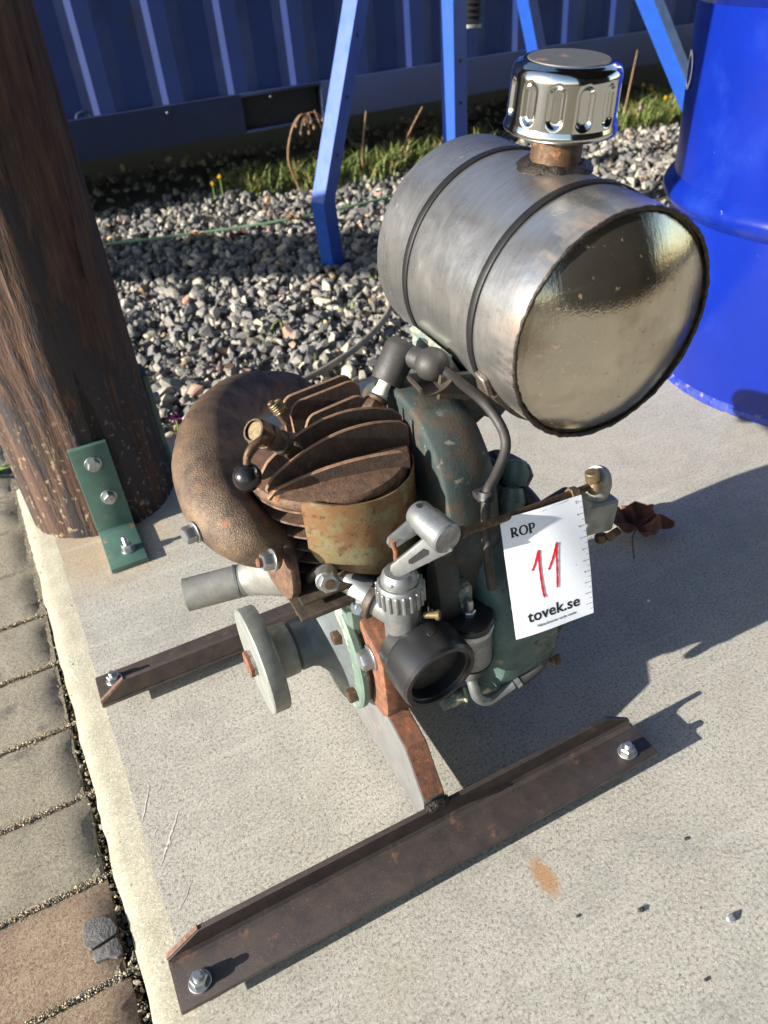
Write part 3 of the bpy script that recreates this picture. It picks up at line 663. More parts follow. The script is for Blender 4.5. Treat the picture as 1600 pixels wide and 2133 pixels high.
# skids: unequal angle iron, upright leg on the inner side with clipped corners
def skid(yin, sgn):
    x0, x1 = -.077, .4006
    yo = yin + sgn * .046
    fl = box(((x0 + x1) / 2, (yin + yo) / 2, .0195), (x1 - x0, .046, .005), None, .0006)
    up_ = prism([(x0, .0222), (x1, .0222), (x1, .026), (x1 - .030, .047), (x0 + .030, .047), (x0, .026)], (0, yin if sgn < 0 else yin + .005, 0), (1, 0, 0), (0, 0, 1), .005, .0006)
    fil = prism([(0, 0), (.006, 0), (.002, .002), (0, .006)], (x0 + .002, yin + sgn * .005, .0218), (0, sgn, 0), (0, 0, 1), (x1 - x0 - .004) * sgn, 0)
    s = P('skid', join(fl, up_, fil), 'skid', sharp=25)
    for xb in (-.058, .375):
        yb = yin + sgn * .031
        P('bolt', bolt((xb, yb, .022), (0, 0, 1), .013, .0066, True, .005, .4), 'zinc', s)
        P('bolt_head', hexa((xb, yb, .0), (0, 0, 1), .013, .0168, .2, False), 'zinc', s)
    for xe in (x0, x1):
        sg = 1 if xe > 0 else -1
        P('cut_edge', box((xe + sg * .0004, (yin + yo) / 2, .0195), (.0006, .045, .0044), None, 0), 'skid_end', s)
    P('cut_edge', prism([(x0 - .0004, .0263), (x0 - .0004, .0275), (x0 + .0298, .0482), (x0 + .0304, .0471)], (0, yin + (0.0003 if sgn < 0 else .0047), 0), (1, 0, 0), (0, 0, 1), .0044, 0), 'skid_end', s)
    return s
skid(.357, -1); skid(.656, 1)

# arched cross bar between the skids and the mount block it carries
top = [(.3575, .047), (.358, .055), (.388, .096), (.44, .110), (.57, .110), (.62, .096), (.6555, .055), (.6555, .047)]
bot = [(.6555, .019), (.3575, .019)]
P('cross_bar', prism(top + bot, (.166, 0, 0), (0, 1, 0), (0, 0, 1), .022, .0012, 2), 'bar_side', sharp=25)
P('bar_top_edge', sheet([[V(.1675, y, z + .0012) for y, z in top[1:7]], [V(.1865, y, z + .0012) for y, z in top[1:7]]], .0008), 'orange_rust')
for yw in (.354, .659): P('weld', roughen(tube([(.166, yw, .047), (.177, yw - .001, .050), (.189, yw, .047)], .0045, 10, 6), .0015, 220), 'weld')
blk = [(.405, .134), (.408, .122), (.418, .113), (.43, .111), (.58, .111), (.60, .125), (.60, .19), (.56, .214), (.45, .214), (.412, .20), (.405, .19)]
mb = P('mount_block', roughen(prism(blk, (.1605, 0, 0), (0, 1, 0), (0, 0, 1), .026, .003, 2), .0003, 120), 'orange_rust')
P('bolt', bolt((.1605, .428, .183), (-1, 0, 0), .0165, .0095, True), 'zinc', mb)

# crankcase: turned bell on the output side, flange, round body
P('crankcase', lathe([(0, .150), (.070, .150), (.074, .154), (.074, .165), (.070, .172), (.066, .20), (.066, .262), (0, .262)], (0, .505, CZ), (1, 0, 0), 48), 'teal_dark')
P('bearing_bell', lathe([(.0, .1115), (.022, .1115), (.0245, .114), (.0245, .124), (.027, .130), (.036, .137), (.048, .143), (.062, .1475), (.066, .149), (0, .149)], (0, .505, CZ), (1, 0, 0), 48), 'bell_grey')
fl = P('crankcase_flange', lathe([(.060, .1475), (.0755, .1475), (.078, .1495), (.078, .1545), (.0755, .157), (.06, .157)], (0, .505, CZ), (1, 0, 0), 56), 'mint')
for y, z in ((.4637, .1843), (.4466, .1237), (.575, .12), (.572, .19)):
    P('bolt', bolt((.1478, y, z), (-1, 0, 0), .0125, .0085, False, 0, y * 40), 'dark_bolt', fl)
P('upper_crankcase', roughen(box((.186, .505, .208), (.072, .118, .052), None, .010, 3), .0005, 60), 'mint')
bp = P('cylinder_base_plate', roughen(box((.172, .508, .2385), (.104, .124, .011), None, .004, 2), .0004, 90), 'grimy')
P('bolt', bolt((.136, .458, .244), (0, 0, 1), .012, .007, True, .008), 'dark_bolt', bp)
P('bolt', bolt((.212, .458, .244), (0, 0, 1), .012, .007, True, .008), 'dark_bolt', bp)
P('gasket', box((.172, .508, .2318), (.098, .118, .0022), None, .0006), 'black', bp)
# output shaft flange
pf = P('drive_flange', lathe([(0, .0705), (.012, .0705), (.012, .0735), (.0500, .0735), (.0512, .0747), (.0512, .0885), (.0500, .09), (.026, .0905), (.0255, .093), (.0255, .1095), (.024, .1112), (0, .1112)], (0, .505, CZ), (1, 0, 0), 64), 'alu_dull', sharp=40)
P('shaft_nut', hexa((.0712, .505, CZ), (-1, 0, 0), .022, .005, .3), 'orange_rust', pf)
P('oil_seal', lathe([(.0, .1112), (.0215, .1112), (.0215, .1125), (0, .1125)], (0, .505, CZ), (1, 0, 0), 40), 'black', pf)

# finned cylinder
cyl_ = P('cylinder', lathe([(0, .243), (.046, .243), (.046, .338), (0, .338)], (CX, CYY, 0), (0, 0, 1), 48), 'fin_rust')
for k in range(7):
    z = .2525 + k * .0125
    P('cooling_fin', roughen(lathe([(.044, 0), (.0665, .0006), (.0674, .0014), (.0665, .0026), (.044, .0034)], (CX, CYY, z), (0, 0, 1), 64), .0003, 80), 'fin_rust', cyl_)
P('lower_fin', roughen(join(box((.15, .478, .2475), (.084, .086, .0032), None, .001), box((.152, .482, .2568), (.078, .08, .003), None, .001)), .0004, 70), 'grimy', cyl_)
# head with arched fins running along the skids
hd = P('cylinder_head', roughen(lathe([(0, .332), (.0675, .332), (.0685, .334), (.0685, .338), (.067, .3405), (.055, .3425), (.04, .344), (0, .345)], (CX, CYY, 0), (0, 0, 1), 64), .0004, 60), 'fin_rust')
FINS = []
def head_fin(pl_, pr_, zl, zm, zr, tm=.62, th=.0036):
    # an arched plate from pl_ to pr_ (plan points): height zl at the left end, zm at tm, zr at the right end
    A, B_ = V(*pl_, 0), V(*pr_, 0); L = (B_ - A).length; u = (B_ - A).normalized(); pts = []; n_ = 18
    for i in range(n_ + 1):
        t = i / n_; z = zl * (t - tm) * (t - 1) / (tm) + zm * t * (t - 1) / (tm * (tm - 1)) + zr * t * (t - tm) / (1 - tm)
        e = min(t, 1 - t) * L; z -= .004 * max(0, 1 - e / .006) ** 2; pts.append((L * t, z))
    poly = [(0, .337)] + pts + [(L, .337)]
    return roughen(prism(poly, A - u.cross(V(0, 0, 1)) * th / 2, u, V(0, 0, 1), th, .0009, 1), .00022, 60)
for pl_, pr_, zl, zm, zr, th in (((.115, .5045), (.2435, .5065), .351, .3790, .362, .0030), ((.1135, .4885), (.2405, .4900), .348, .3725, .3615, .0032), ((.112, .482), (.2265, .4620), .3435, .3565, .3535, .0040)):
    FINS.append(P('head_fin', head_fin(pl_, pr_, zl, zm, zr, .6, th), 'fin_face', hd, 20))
def tinted(o):  # large faces keep the painted shade, the rest take the painted sunlight
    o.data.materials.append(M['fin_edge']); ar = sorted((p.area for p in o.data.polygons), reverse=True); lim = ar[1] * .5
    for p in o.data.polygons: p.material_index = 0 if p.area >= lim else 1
def short_fin(y, xa, xb, zt):
    r = .011; pts = [(xa, .337), (xa - .001, zt - r)] + [(xa + r - r * math.cos(t), zt - r + r * math.sin(t)) for t in np.linspace(.2, PI / 2, 5)] + [(xb - r + r * math.sin(t), zt + .004 - r + r * math.cos(t)) for t in np.linspace(0, PI / 2, 5)] + [(xb, .337)]
    return roughen(prism(pts, (0, y + .0017, 0), (1, 0, 0), (0, 0, 1), .0030, .0008, 1), .00022, 60)
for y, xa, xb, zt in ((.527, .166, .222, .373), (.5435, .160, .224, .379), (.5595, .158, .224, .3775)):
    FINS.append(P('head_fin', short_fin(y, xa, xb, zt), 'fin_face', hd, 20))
for o_ in FINS: tinted(o_)
# sheet-metal cowl wrapped round the front of the cylinder
rows = []
for k in range(33):
    a = R_(231 + (345 - 231) * k / 32); t = k / 32
    zt = .3455 - .010 * math.sin(min(1, t * 1.6) * PI / 2) - .006 * t; zb = .287 - .031 * min(1, t * 2.2) + .010 * (max(0, t - .75) / .25)
    rr = .0715 + .002 * math.sin(t * PI)
    if k == 0: zt -= .004; zb += .012
    if k == 1: zt -= .0012; zb += .005
    rows.append([V(CX + rr * math.cos(a), CYY + rr * math.sin(a), zb + (zt - zb) * j / 8) for j in range(9)])
P('cylinder_cowl', roughen(sheet(rows, .0016), .0006, 45), 'cowl')

# cast silencer curling round the head from the exhaust port
mpts = [(0.1238, 0.49, 0.2777), (0.1096, 0.487, 0.2907), (0.0911, 0.492, 0.3058), (0.0817, 0.515, 0.3151), (0.0852, 0.552, 0.3234), (0.0967, 0.59, 0.3306), (0.1185, 0.638, 0.3254), (0.1501, 0.688, 0.3147), (0.1826, 0.715, 0.3028), (0.2144, 0.726, 0.2892), (0.232, 0.72, 0.2715)]
mr = [0.0184, 0.0211, 0.0246, 0.0276, 0.0311, 0.0316, 0.0305, 0.0275, 0.0238, 0.023, 0.0217]
mu = P('silencer', roughen(roughen(tube(mpts, mr, 56, 14), .0011, 26), .0003, 160), 'cast_rust')
md = V(-.97, -.05, .22).normalized()
fu_ = V(0, 1, 0); fv_ = md.cross(fu_).normalized()
P('exhaust_flange', roughen(prism([(.037 * math.cos(t) * (1 + .10 * math.cos(2 * t)), .027 * math.sin(t)) for t in np.linspace(0, 2 * PI, 28, endpoint=False)], V(.1150, .486, .281), V(0, .75, .5), md.cross(V(0, .75, .5)), .008, .0015, 2), .0003, 80), 'fin_rust', mu)
P('bolt', bolt((.1015, .458, .2985), md, .0130, .0085, True, .0, .3), 'zinc', mu)
P('stud', cyl(V(.1015, .458, .2985) + md * .009, md, .004, .005, 12), 'orange_rust', mu)
P('bolt', bolt((.0555, .507, .3130), (-.95, -.25, .08), .0130, .0085, True, .0, .2), 'zinc', mu)
P('casting_plug', cyl((.1480, .680, .3590), (-.1, -.1, 1), .0055, .0015, 18), 'cast_rust', mu)
# tail pipe and its elbow
tp = P('tail_pipe', tube([(.040, .60, .177), (.075, .592, .179), (.104, .585, .181)], .0165, 28, 6), 'pipe_steel')
P('pipe_joint', tube([(.088, .5892, .180), (.0905, .5886, .180)], .0172, 28, smooth=False), 'alu', tp)
P('pipe_bore', cyl((.0398, .60, .177), (-1, .18, 0), .0145, .0006, 24, .0001), 'black', tp)
P('outlet_elbow', roughen(tube([(.098, .586, .181), (.112, .580, .186), (.128, .566, .198), (.142, .545, .214), (.150, .528, .236)], [.0172, .022, .029, .031, .030], 28, 8), .0004, 70), 'pipe_steel')

# decompression valve: hexagon, body, spring, lever with black ball
vax = V(-.66, -.28, .70).normalized(); v0 = V(.146, .512, .358)
dv = P('decompression_valve', join(hexa(v0 - vax * .004, vax, .021, .013, .2), lathe([(0, .009), (.010, .009), (.010, .014), (.0085, .016), (.0085, .022), (.0105, .024), (.0105, .032), (0, .032)], v0, vax, 20)), 'grimy')
P('hollow_nut', join(hexa(v0 + vax * .032, vax, .0185, .011, .35, False), lathe([(.0078, .0), (.0094, .0), (.0094, .003), (.0078, .003)], v0 + vax * .043, vax, 24)), 'dark_bolt', dv)
P('nut_bore', lathe([(.0, .0), (.0076, .0), (.0076, .0006), (0, .0006)], v0 + vax * .0432, vax, 24), 'brass', dv)
sp = [v0 + V(.006, .030, .016) + V(-.4, .2, .85).normalized() * (.012 * k / 60) + (V(.9, .1, .4) * math.cos(k * .63) + V(.1, .95, -.2) * math.sin(k * .63)) * .0052 for k in range(50)]
P('spring', tube(sp, .0012, 8, smooth=False), 'brass', dv)
P('spring_pin', cyl(v0 + V(.008, .026, .006), (-.4, .2, .85), .0032, .024, 12), 'dark_bolt', dv)
lv = P('valve_lever', tube([v0 + vax * .027, V(.120, .490, .386), V(.110, .487, .384), V(.104, .485, .378), V(.102, .484, .368)], .0030, 12), 'dark_bolt', dv)
P('ball_knob', lathe([(0, -.0112)] + [(.0112 * math.cos(a), .0112 * math.sin(a)) for a in np.linspace(-PI / 2 + .15, PI / 2 - .15, 15)] + [(0, .0112)], (.1005, .483, .3625), (.3, .1, 1), 28), 'ball', lv)

# spark plug, cap and lead
pa = V(.019, .005, .022).normalized(); p0 = V(.219, .524, .352)
pl = P('spark_plug', join(cyl(p0, pa, .0105, .008, 24), hexa(p0 + pa * .008, pa, .0205, .011, .1), cyl(p0 + pa * .019, pa, .0098, .004, 20)), 'dark_bolt')
P('plug_insulator', lathe([(0, .02), (.0068, .021), (.0072, .026), (.0060, .030), (.0056, .045), (0, .045)], p0, pa, 20), 'ceramic', pl)
q0 = p0 + pa * .036
pc = P('plug_cap', join(lathe([(0, 0), (.0125, 0), (.0138, .003), (.0142, .016), (.0148, .030), (.0136, .0345), (.0105, .0375), (0, .0385)], q0, pa, 28),
    lathe([(0, 0), (.0092, 0), (.0092, .019), (.0115, .022), (.0136, .025), (.0142, .030), (.0126, .037), (.0088, .041), (.0055, .0425), (0, .043)], q0 + pa * .026 + V(.004, -.003, 0), V(.33, -.94, -.03), 28)), 'rubber', pl)
le = q0 + pa * .026 + V(.004, -.003, 0) + V(.33, -.94, -.03).normalized() * .040
P('ignition_lead', tube([le - V(.33, -.94, -.03).normalized() * .006, le + V(.005, -.004, -.006), V(.302, .476, .3685), V(.3085, .456, .351), V(.3065, .445, .336), V(.291, .4345, .322), V(.2785, .428, .314), V(.2725, .4215, .300), V(.2665, .410, .268), V(.268, .405, .23)], [.0043] * 10, 14, 8), 'rubber', pl)
P('lead_clip', join(cyl((.2755, .4255, .306), (.3, .35, .9), .0078, .008, 16), box((.276, .436, .309), (.014, .02, .006), None, .001)), 'hose', pl)

# fan housing and the air duct up to the head
fh = P('fan_housing', roughen(lathe([(0, .263), (.094, .263), (.106, .267), (.1150, .275), (.1175, .284), (.1175, .322), (.114, .331), (.104, .336), (.07, .340), (0, .341)], (0, .505, .157), (1, 0, 0), 72), .0008, 30), 'teal')
P('starter_cover', lathe([(0, .338), (.064, .338), (.064, .352), (.05, .366), (0, .370)], (0, .505, .157), (1, 0, 0), 48), 'teal_dark', fh)
def duct():
    # section in the y-z plane, swept along x with softened ends
    base = [(.424, .150), (.426, .22), (.431, .285), (.4385, .318), (.450, .338), (.468, .356), (.490, .3695), (.515, .3745), (.55, .370), (.585, .35), (.600, .32), (.606, .25), (.606, .15)]
    Q = catmull([V(y, z, 0) for y, z in base], 5); rows = []
    for x, k in ((.2455, .94), (.2462, .985), (.2485, 1.0), (.262, 1.0), (.276, .988), (.287, .965), (.294, .93), (.297, .88)):
        c = V(.51, .27, 0); rows.append([V(x + .006 * max(0, (p.y - .3)) / .07 * 0, c.x + (p.x - c.x) * k, c.y + (p.y - c.y) * k) for p in Q])
    b = sheet(rows)
    e = bmesh.new()
    for row in (rows[0], rows[-1]): e.faces.new([e.verts.new(p) for p in row])
    return join(b, e)
P('air_duct', roughen(duct(), .0009, 28), 'teal_dark', sharp=45)
P('duct_plate', prism([(.412, .165), (.414, .235), (.424, .29), (.435, .29), (.44, .165)], (.222, 0, 0), (0, 1, 0), (0, 0, 1), .022, .003, 2), 'teal_dark')
P('duct_lug', roughen(box((.246, .425, .215), (.018, .022, .036), None, .004, 2), .0006, 90), 'mint')
for y, z, x in ((.452, .272, .318), (.470, .285, .334)):
    P('housing_lug', roughen(lathe([(0, -.012), (.010, -.010), (.013, 0), (.010, .012), (0, .014)], (x, y, z), (.3, .4, .8), 20), .0006, 60), 'teal', fh)
P('rear_cover', lathe([(0, 0), (.02, 0), (.026, .004), (.026, .022), (.02, .028), (0, .028)], (.352, .52, .238), (.5, .0, .86), 28), 'teal_dark', fh)

# carburettor
cb = P('carburettor_body', roughen(join(lathe([(0, .196), (.0150, .196), (.0155, .198), (.0155, .252), (0, .252)], (.186, .412, 0), (0, 0, 1), 32),
    tube([(.186, .412, .232), (.176, .428, .240), (.166, .445, .246), (.160, .462, .250)], [.0125, .0135, .0145, .015], 24, 6), box((.178, .404, .200), (.012, .012, .016), None, .003), tube([(.196, .412, .198), (.197, .400, .199)], .026, 32, smooth=False)), .0002, 150), 'alu')
P('manifold_clamp', lathe([(.0145, 0), (.0185, 0), (.0192, .001), (.0192, .006), (.0185, .007), (.0145, .007)], (.1745, .4315, .2415), (-.45, .75, .25), 32), 'grimy', cb)
pr = []
seg = 20
def ringnut():
    b = lathe([(.0135, .252), (.0185, .252), (.0185, .270), (.017, .2725), (.0135, .2725)], (.186, .412, 0), (0, 0, 1), 40); bs = [b]
    for k in range(20):
        a = 2 * PI * k / 20; bs.append(cyl((.186 + .0187 * math.cos(a), .412 + .0187 * math.sin(a), .2525), (0, 0, 1), .0016, .017, 8, .0006))
    return join(*bs)
P('ring_nut', ringnut(), 'alu', cb)
P('throttle_cap', lathe([(0, .270), (.0150, .270), (.0150, .276), (.0138, .280), (.0115, .283), (0, .2845)], (.186, .412, 0), (0, 0, 1), 32), 'alu', cb)
piv = V(.2110, .3995, .3250); pax = V(.12, -1, -.06).normalized(); pu = V(-.72, -.09, -.69); pu = (pu - pax * pu.dot(pax)).normalized(); pv = pax.cross(pu)
def arm(o, t, th, w0, w1):
    u = (t - o); L = u.length; u.normalize(); v = V(0, .25, 1); v = (v - u * v.dot(u)).normalized()
    return prism([(-.002, -w0), (L * .5, -(w0 + w1) * .48), (L - w1 * .6, -w1), (L, -w1 * .45), (L, w1 * .45), (L - w1 * .6, w1), (L * .5, (w0 + w1) * .48), (-.002, w0)], o, u, v, th, .0009, 2), u, v, L
a1, _, _, _ = arm(piv - pax * .010 + V(-.003, 0, -.002), V(.1795, .4115, .3105), .0045, .0075, .0050)
o2 = piv + pax * .016 + V(-.003, 0, -.003); a2, u2, v2, L2 = arm(o2, V(.1765, .404, .2900), .0060, .0105, .0058)
tl = P('throttle_lever', join(lathe([(0, -.020), (.0100, -.020), (.0112, -.018), (.0112, -.007), (.0122, -.006), (.0127, .004), (.0127, .018), (.0115, .0195), (0, .0195)], piv, pax, 36), a1, a2), 'alu', cb)
n2 = u2.cross(v2); sg = 1 if n2.y < 0 else -1
P('lever_slot', prism([(L2 * .30, -.0026), (L2 * .62, -.0020), (L2 * .66, 0), (L2 * .62, .0022), (L2 * .30, .0034), (L2 * .26, 0)], o2 + n2 * (.0060 if sg > 0 else -.0006), u2, v2, .0006, .0001), 'black', tl)
P('pivot_hole', cyl(piv - pax * .013 + V(-.002, 0, .0108), (-.1, -.1, 1), .0024, .0012, 14, .0002), 'black', tl)
P('throttle_link', tube([V(.1815, .409, .316), V(.1835, .4095, .306), V(.184, .411, .294), V(.185, .412, .282)], .0019, 10), 'orange_rust', tl)
FO, FA = V(.1925, .4150, .2010), V(.06, -1, -.11)
fi = P('air_filter', lathe([(0, 0), (.0285, 0), (.0312, .002), (.0312, .013), (.0338, .0155), (.0345, .018), (.0345, .045), (.0328, .048), (.0290, .048), (.0283, .0455), (.0270, .0455), (.0264, .0445), (.0260, .033), (0, .033)], FO, FA, 72), 'black_alu', sharp=28)
P('filter_gauze', lathe([(0, .034), (.0257, .034), (.0257, .035), (0, .035)], FO, FA, 48), 'black', fi)
P('filter_hole', cyl(FO + FA.normalized() * .031 + V(0.002, 0, .0340), (.085, -.11, 1), .0031, .0012, 16, .0002), 'black', fi)
P('drain_nut', join(cyl((.1755, .402, .192), (-.4, -.5, -.6), .0055, .010, 16), hexa((.172, .397, .186), (-.4, -.5, -.6), .009, .006)), 'brass', fi)
P('inlet_fitting', join(cyl((.139, .447, .276), (-.35, -.8, .25), .0085, .018, 20), hexa((.135, .434, .2795), (-.2, -.9, .3), .015, .008)), 'alu')
P('fitting_bore', lathe([(0, 0), (.0040, 0), (.0040, .001), (0, .001)], (.1330, .4260, .2823), (-.2, -.9, .3), 16), 'dark_bolt')
P('flange_stud', bolt((.158, .436, .238), (-.3, -.8, .5), .010, .006, True, .005), 'zinc')

P('idle_screw', join(cyl((.199, .400, .238), (.75, -.6, .1), .0030, .012, 12), cyl((.207, .394, .239), (.75, -.6, .1), .0046, .004, 14)), 'brass', cb)
for dx in (-.0105, .0105): P('cap_screw', join(cyl((.186 + dx, .4045, .2765), (0, 0, 1), .0027, .003, 12)), 'zinc', cb)
P('lever_spring', tube([V(.1895, .4035, .2865) + V(.0009 * k * .35, -.0006 * k * .2, .0009 * k) + V(math.cos(k * .8), math.sin(k * .8), 0) * .0028 for k in range(26)], .0007, 6, smooth=False), 'zinc', cb)
P('fuel_pipe', tube([(.2285, .408, .185), (.219, .406, .186), (.212, .409, .188)], .0038, 10, 5), 'brass', cb)
P('fuel_union', hexa((.2225, .407, .1855), (-.9, .1, .1), .0105, .006), 'brass', cb)
P('flange_bolt', bolt((.197, .436, .252), (-.2, -.85, .45), .0095, .006, True, .004), 'zinc')
P('breather_pipe', tube([(.136, .470, .246), (.128, .462, .262), (.131, .456, .272), (.142, .455, .277)], .0042, 12, 6), 'grimy')
P('inspection_plug', hexa((.2005, .4345, .215), (0, -1, .1), .012, .006), 'dark_bolt')
for x_, z_ in ((.300, .236), (.331, .208), (.332, .118), (.302, .068)):
    y_ = .505 - math.sqrt(max(0, .1178 ** 2 - (z_ - .157) ** 2)); nn = V(0, y_ - .505, z_ - .157)
    P('bolt', bolt((x_, y_ + .0003, z_), nn, .0085, .005, True, 0, .3), 'dark_bolt', fh)

# float bowl
fb = P('float_bowl', lathe([(0, .150), (.0085, .150), (.0095, .152), (.0095, .163), (.0120, .166), (.0140, .170), (.0195, .174), (.0203, .177), (.0203, .220), (0, .220)], (.248, .410, -.0235), (0, 0, 1), 40), 'alu')
P('bowl_lid', lathe([(0, .2195), (.0212, .2195), (.0216, .2205), (.0216, .2265), (.0206, .2280), (.0165, .2285), (0, .2290)], (.248, .410, -.0235), (0, 0, 1), 48), 'black_alu', fb)
P('lid_nut', join(hexa((.248, .410, .2053), (0, 0, 1), .0105, .005), lathe([(0, 0), (.0042, 0), (.0042, .009), (.003, .012), (0, .0125)], (.248, .410, .2100), (0, 0, 1), 16)), 'zinc', fb)
P('bowl_seam', lathe([(.0200, .1735), (.0207, .1740), (.0207, .1750), (.0200, .1755)], (.248, .410, -.0235), (0, 0, 1), 40), 'black', fb)
P('bowl_knurl', lathe([(.0212, .2140), (.0217, .2145), (.0217, .2195), (.0212, .2200)], (.248, .410, -.0235), (0, 0, 1), 48), 'zinc', fb)
P('bowl_bridge', box((.216, .412, .190), (.034, .014, .012), None, .003), 'alu', fb)

# fuel tap, hoses
P('fuel_tap', join(hexa((.276, .409, .142), (.9, -.1, 0), .020, .014, .1), cyl((.288, .408, .142), (.9, -.1, 0), .0075, .020, 18)), 'dark_bolt')
P('fuel_hose', tube([(.298, .408, .142), (.315, .404, .141), (.338, .404, .150), (.354, .410, .168), (.356, .418, .195), (.352, .43, .225), (.340, .46, .265), (.318, .52, .290), (.305, .56, .335), (.318, .56, .372)], .0078, 18, 8), 'hose')
P('hose_clamp', join(lathe([(.0080, 0), (.0096, .0), (.0096, .010), (.0080, .010)], (.309, .405, .141), (.95, -.15, .1), 24), box((.313, .400, .1535), (.012, .009, .008), Matrix.Rotation(.3, 3, 'Y'), .001)), 'zinc')
P('overflow_pipe', tube([(.248, .410, .134), (.247, .402, .118), (.2505, .3985, .104), (.262, .397, .096), (.278, .398, .098), (.296, .398, .104)], .0052, 14, 8), 'alu')
P('overflow_hose', tube([(.288, .398, .1015), (.302, .397, .106), (.318, .396, .118), (.328, .398, .138), (.330, .404, .165), (.326, .412, .19)], .0060, 14, 8), 'hose')
P('hose_clip', lathe([(.0062, 0), (.0072, 0), (.0072, .005), (.0062, .005)], (.290, .398, .102), (.9, 0, .3), 16), 'zinc')
P('drain_cock', join(tube([(.225, .425, .084), (.250, .424, .083), (.285, .423, .083)], .0078, 16, smooth=False), hexa((.2335, .425, .084), (-1, .05, 0), .014, .006), tube([(.247, .418, .074), (.2475, .416, .088), (.246, .417, .104)], .002, 8)), 'mint')

# governor rod, ball joint and lever
gr = P('governor_rod', tube([(.217, .386, .3215), (.250, .390, .3150), (.345, .402, .3015), (.362, .404, .2995)], .0031, 12, smooth=False), 'dark_bolt')
P('rod_nut', hexa((.2265, .3872, .3195), (.14, .01, -.02), .0085, .006), 'dark_bolt', gr)
P('rod_nut', hexa((.340, .4016, .3022), (.14, .01, -.02), .0095, .008), 'brass', gr)
P('ball_joint', join(lathe([(0, -.0075), (.005, -.0062), (.0075, 0), (.005, .0062), (0, .0075)], (.368, .404, .2985), (0, 0, 1), 20), cyl((.366, .404, .305), (-.15, .1, 1), .0062, .0085, 18), cyl((.3665, .404, .300), (-.15, .1, 1), .0045, .006, 14)), 'brass', gr)
gl = P('governor_lever', roughen(join(tube([(.372, .408, .305), (.379, .412, .298), (.383, .416, .286), (.381, .42, .268)], [.0085, .0105, .0115, .0115], 20, 8), box((.380, .418, .258), (.036, .03, .034), Matrix.Rotation(.15, 3, 'Y'), .006, 3)), .0004, 80), 'alu_dull')
P('lever_bolt', join(hexa((.394, .405, .238), (.1, -.8, -.5), .013, .007), hexa((.385, .408, .236), (0, -.4, -1), .010, .007)), 'dark_bolt', gl)
P('governor_arm', box((.362, .44, .250), (.05, .03, .022), Matrix.Rotation(.2, 3, 'Z'), .004, 2), 'teal_dark', gl)

# saddle under the tank
TC, TB, TR = V(.3735, .4065, .434), V(.3730, .6155, .4486), .090
TAX = (TC - TB).normalized(); TL = (TC - TB).length
tx, ty, tz = V(1, 0, 0), None, TAX
tx = (tx - tz * tx.dot(tz)).normalized(); ty = tz.cross(tx)   # ty ~ up (z) up to sign
if ty.z < 0: ty = -ty
def tpt(s, a, r): return TB + TAX * s + (tx * math.cos(R_(a)) + ty * math.sin(R_(a))) * r
def arc_sheet(s0, s1, a0, a1, r, th, na=20, taper=0.0):
    rows = []
    for k in range(na + 1):
        t = k / na; a = a0 + (a1 - a0) * t; rows.append([tpt(s0 + taper * t, a, r), tpt((s0 + s1) / 2 + taper * t, a, r), tpt(s1 + taper * t, a, r)])
    return sheet(rows, th)
def hooked(s0, s1, a0, a1): return arc_sheet(s0, s1, a0, a1, TR + .0012, .0055)
sa = P('tank_saddle', roughen(join(arc_sheet(.058, .120, 203, 300, TR + .0040, .005), prism([(.058, 0), (.120, 0), (.114, .026), (.066, .030)], tpt(0, 203, TR + .0062), TAX, V(-.12, 0, -1), .005, .001)), .0006, 70), 'flaky')
P('saddle_band', roughen(join(arc_sheet(.160, .176, 212, 318, TR + .0040, .005), prism([(0, 0), (.016, 0), (.014, .014), (.002, .016)], tpt(.160, 210, TR + .003), TAX, V(-.2, .1, 1), .005, .001)), .0006, 80), 'grimy', sa)
P('saddle_post', roughen(box((.318, .545, .352), (.052, .075, .05), Matrix.Rotation(-.5, 3, 'Y'), .004, 2), .0006, 70), 'teal_dark', sa)
hk = [V(.2535, .486, .3885), V(.2555, .485, .3830), V(.264, .484, .3815), V(.2745, .484, .3845), V(.282, .485, .390)]
P('saddle_hook', sheet([[p + V(0, dy, dz) for p in catmull(hk, 5)] for dy, dz in ((0, 0), (.010, .002), (.022, .003))], .0022), 'grimy', sa)
P('saddle_gusset', roughen(prism([(0, 0), (.055, -.012), (.075, -.052), (.06, -.07), (.03, -.045), (0, -.028)], (.272, .492, .394), (.93, -.1, .05), (0, -.2, 1), .004, .001), .0005, 70), 'teal_dark', sa)
# fuel tank
def tank_shell():
    rows = []; ns = 18
    for k in range(ns + 1):
        s = TL * k / ns; rows.append([tpt(s, 360 * i / 96, TR - (.0025 * math.exp(-((TL - s) / .012) ** 2) if True else 0)) for i in range(97)])
    b = sheet(rows); bmesh.ops.remove_doubles(b, verts=b.verts, dist=1e-6); return roughen(b, .0007, 16)
tk = P('fuel_tank', tank_shell(), 'tank', sharp=60)
def tank_end(s, sgn):
    b = bmesh.new(); rings = []; rs = [(r, .027 * (1 - (r / .0862) ** 2.1) - .001) for r in (0, .012, .024, .036, .046, .054, .060, .066, .071, .075, .079, .082, .0845, .0862)]
    for r, h in rs:
        if r == 0: rings.append([b.verts.new(tpt(s, 0, 0) + TAX * h * sgn)])
        else:
            rings.append([b.verts.new(tpt(s, 360 * i / 72, r) + TAX * sgn * (h + .0016 * mnoise.noise(V(r * 22 * math.cos(2 * PI * i / 72), r * 22 * math.sin(2 * PI * i / 72), 3)))) for i in range(72)])
    for a, c in zip(rings, rings[1:]):
        for i in range(72):
            j = (i + 1) % 72
            if len(a) == 1: b.faces.new((a[0], c[i], c[j]))
            else: b.faces.new((a[i], c[i], c[j], a[j]))
    bmesh.ops.recalc_face_normals(b, faces=b.faces); return b
P('tank_end', tank_end(TL - .0015, 1), 'tank_end', tk, 60)
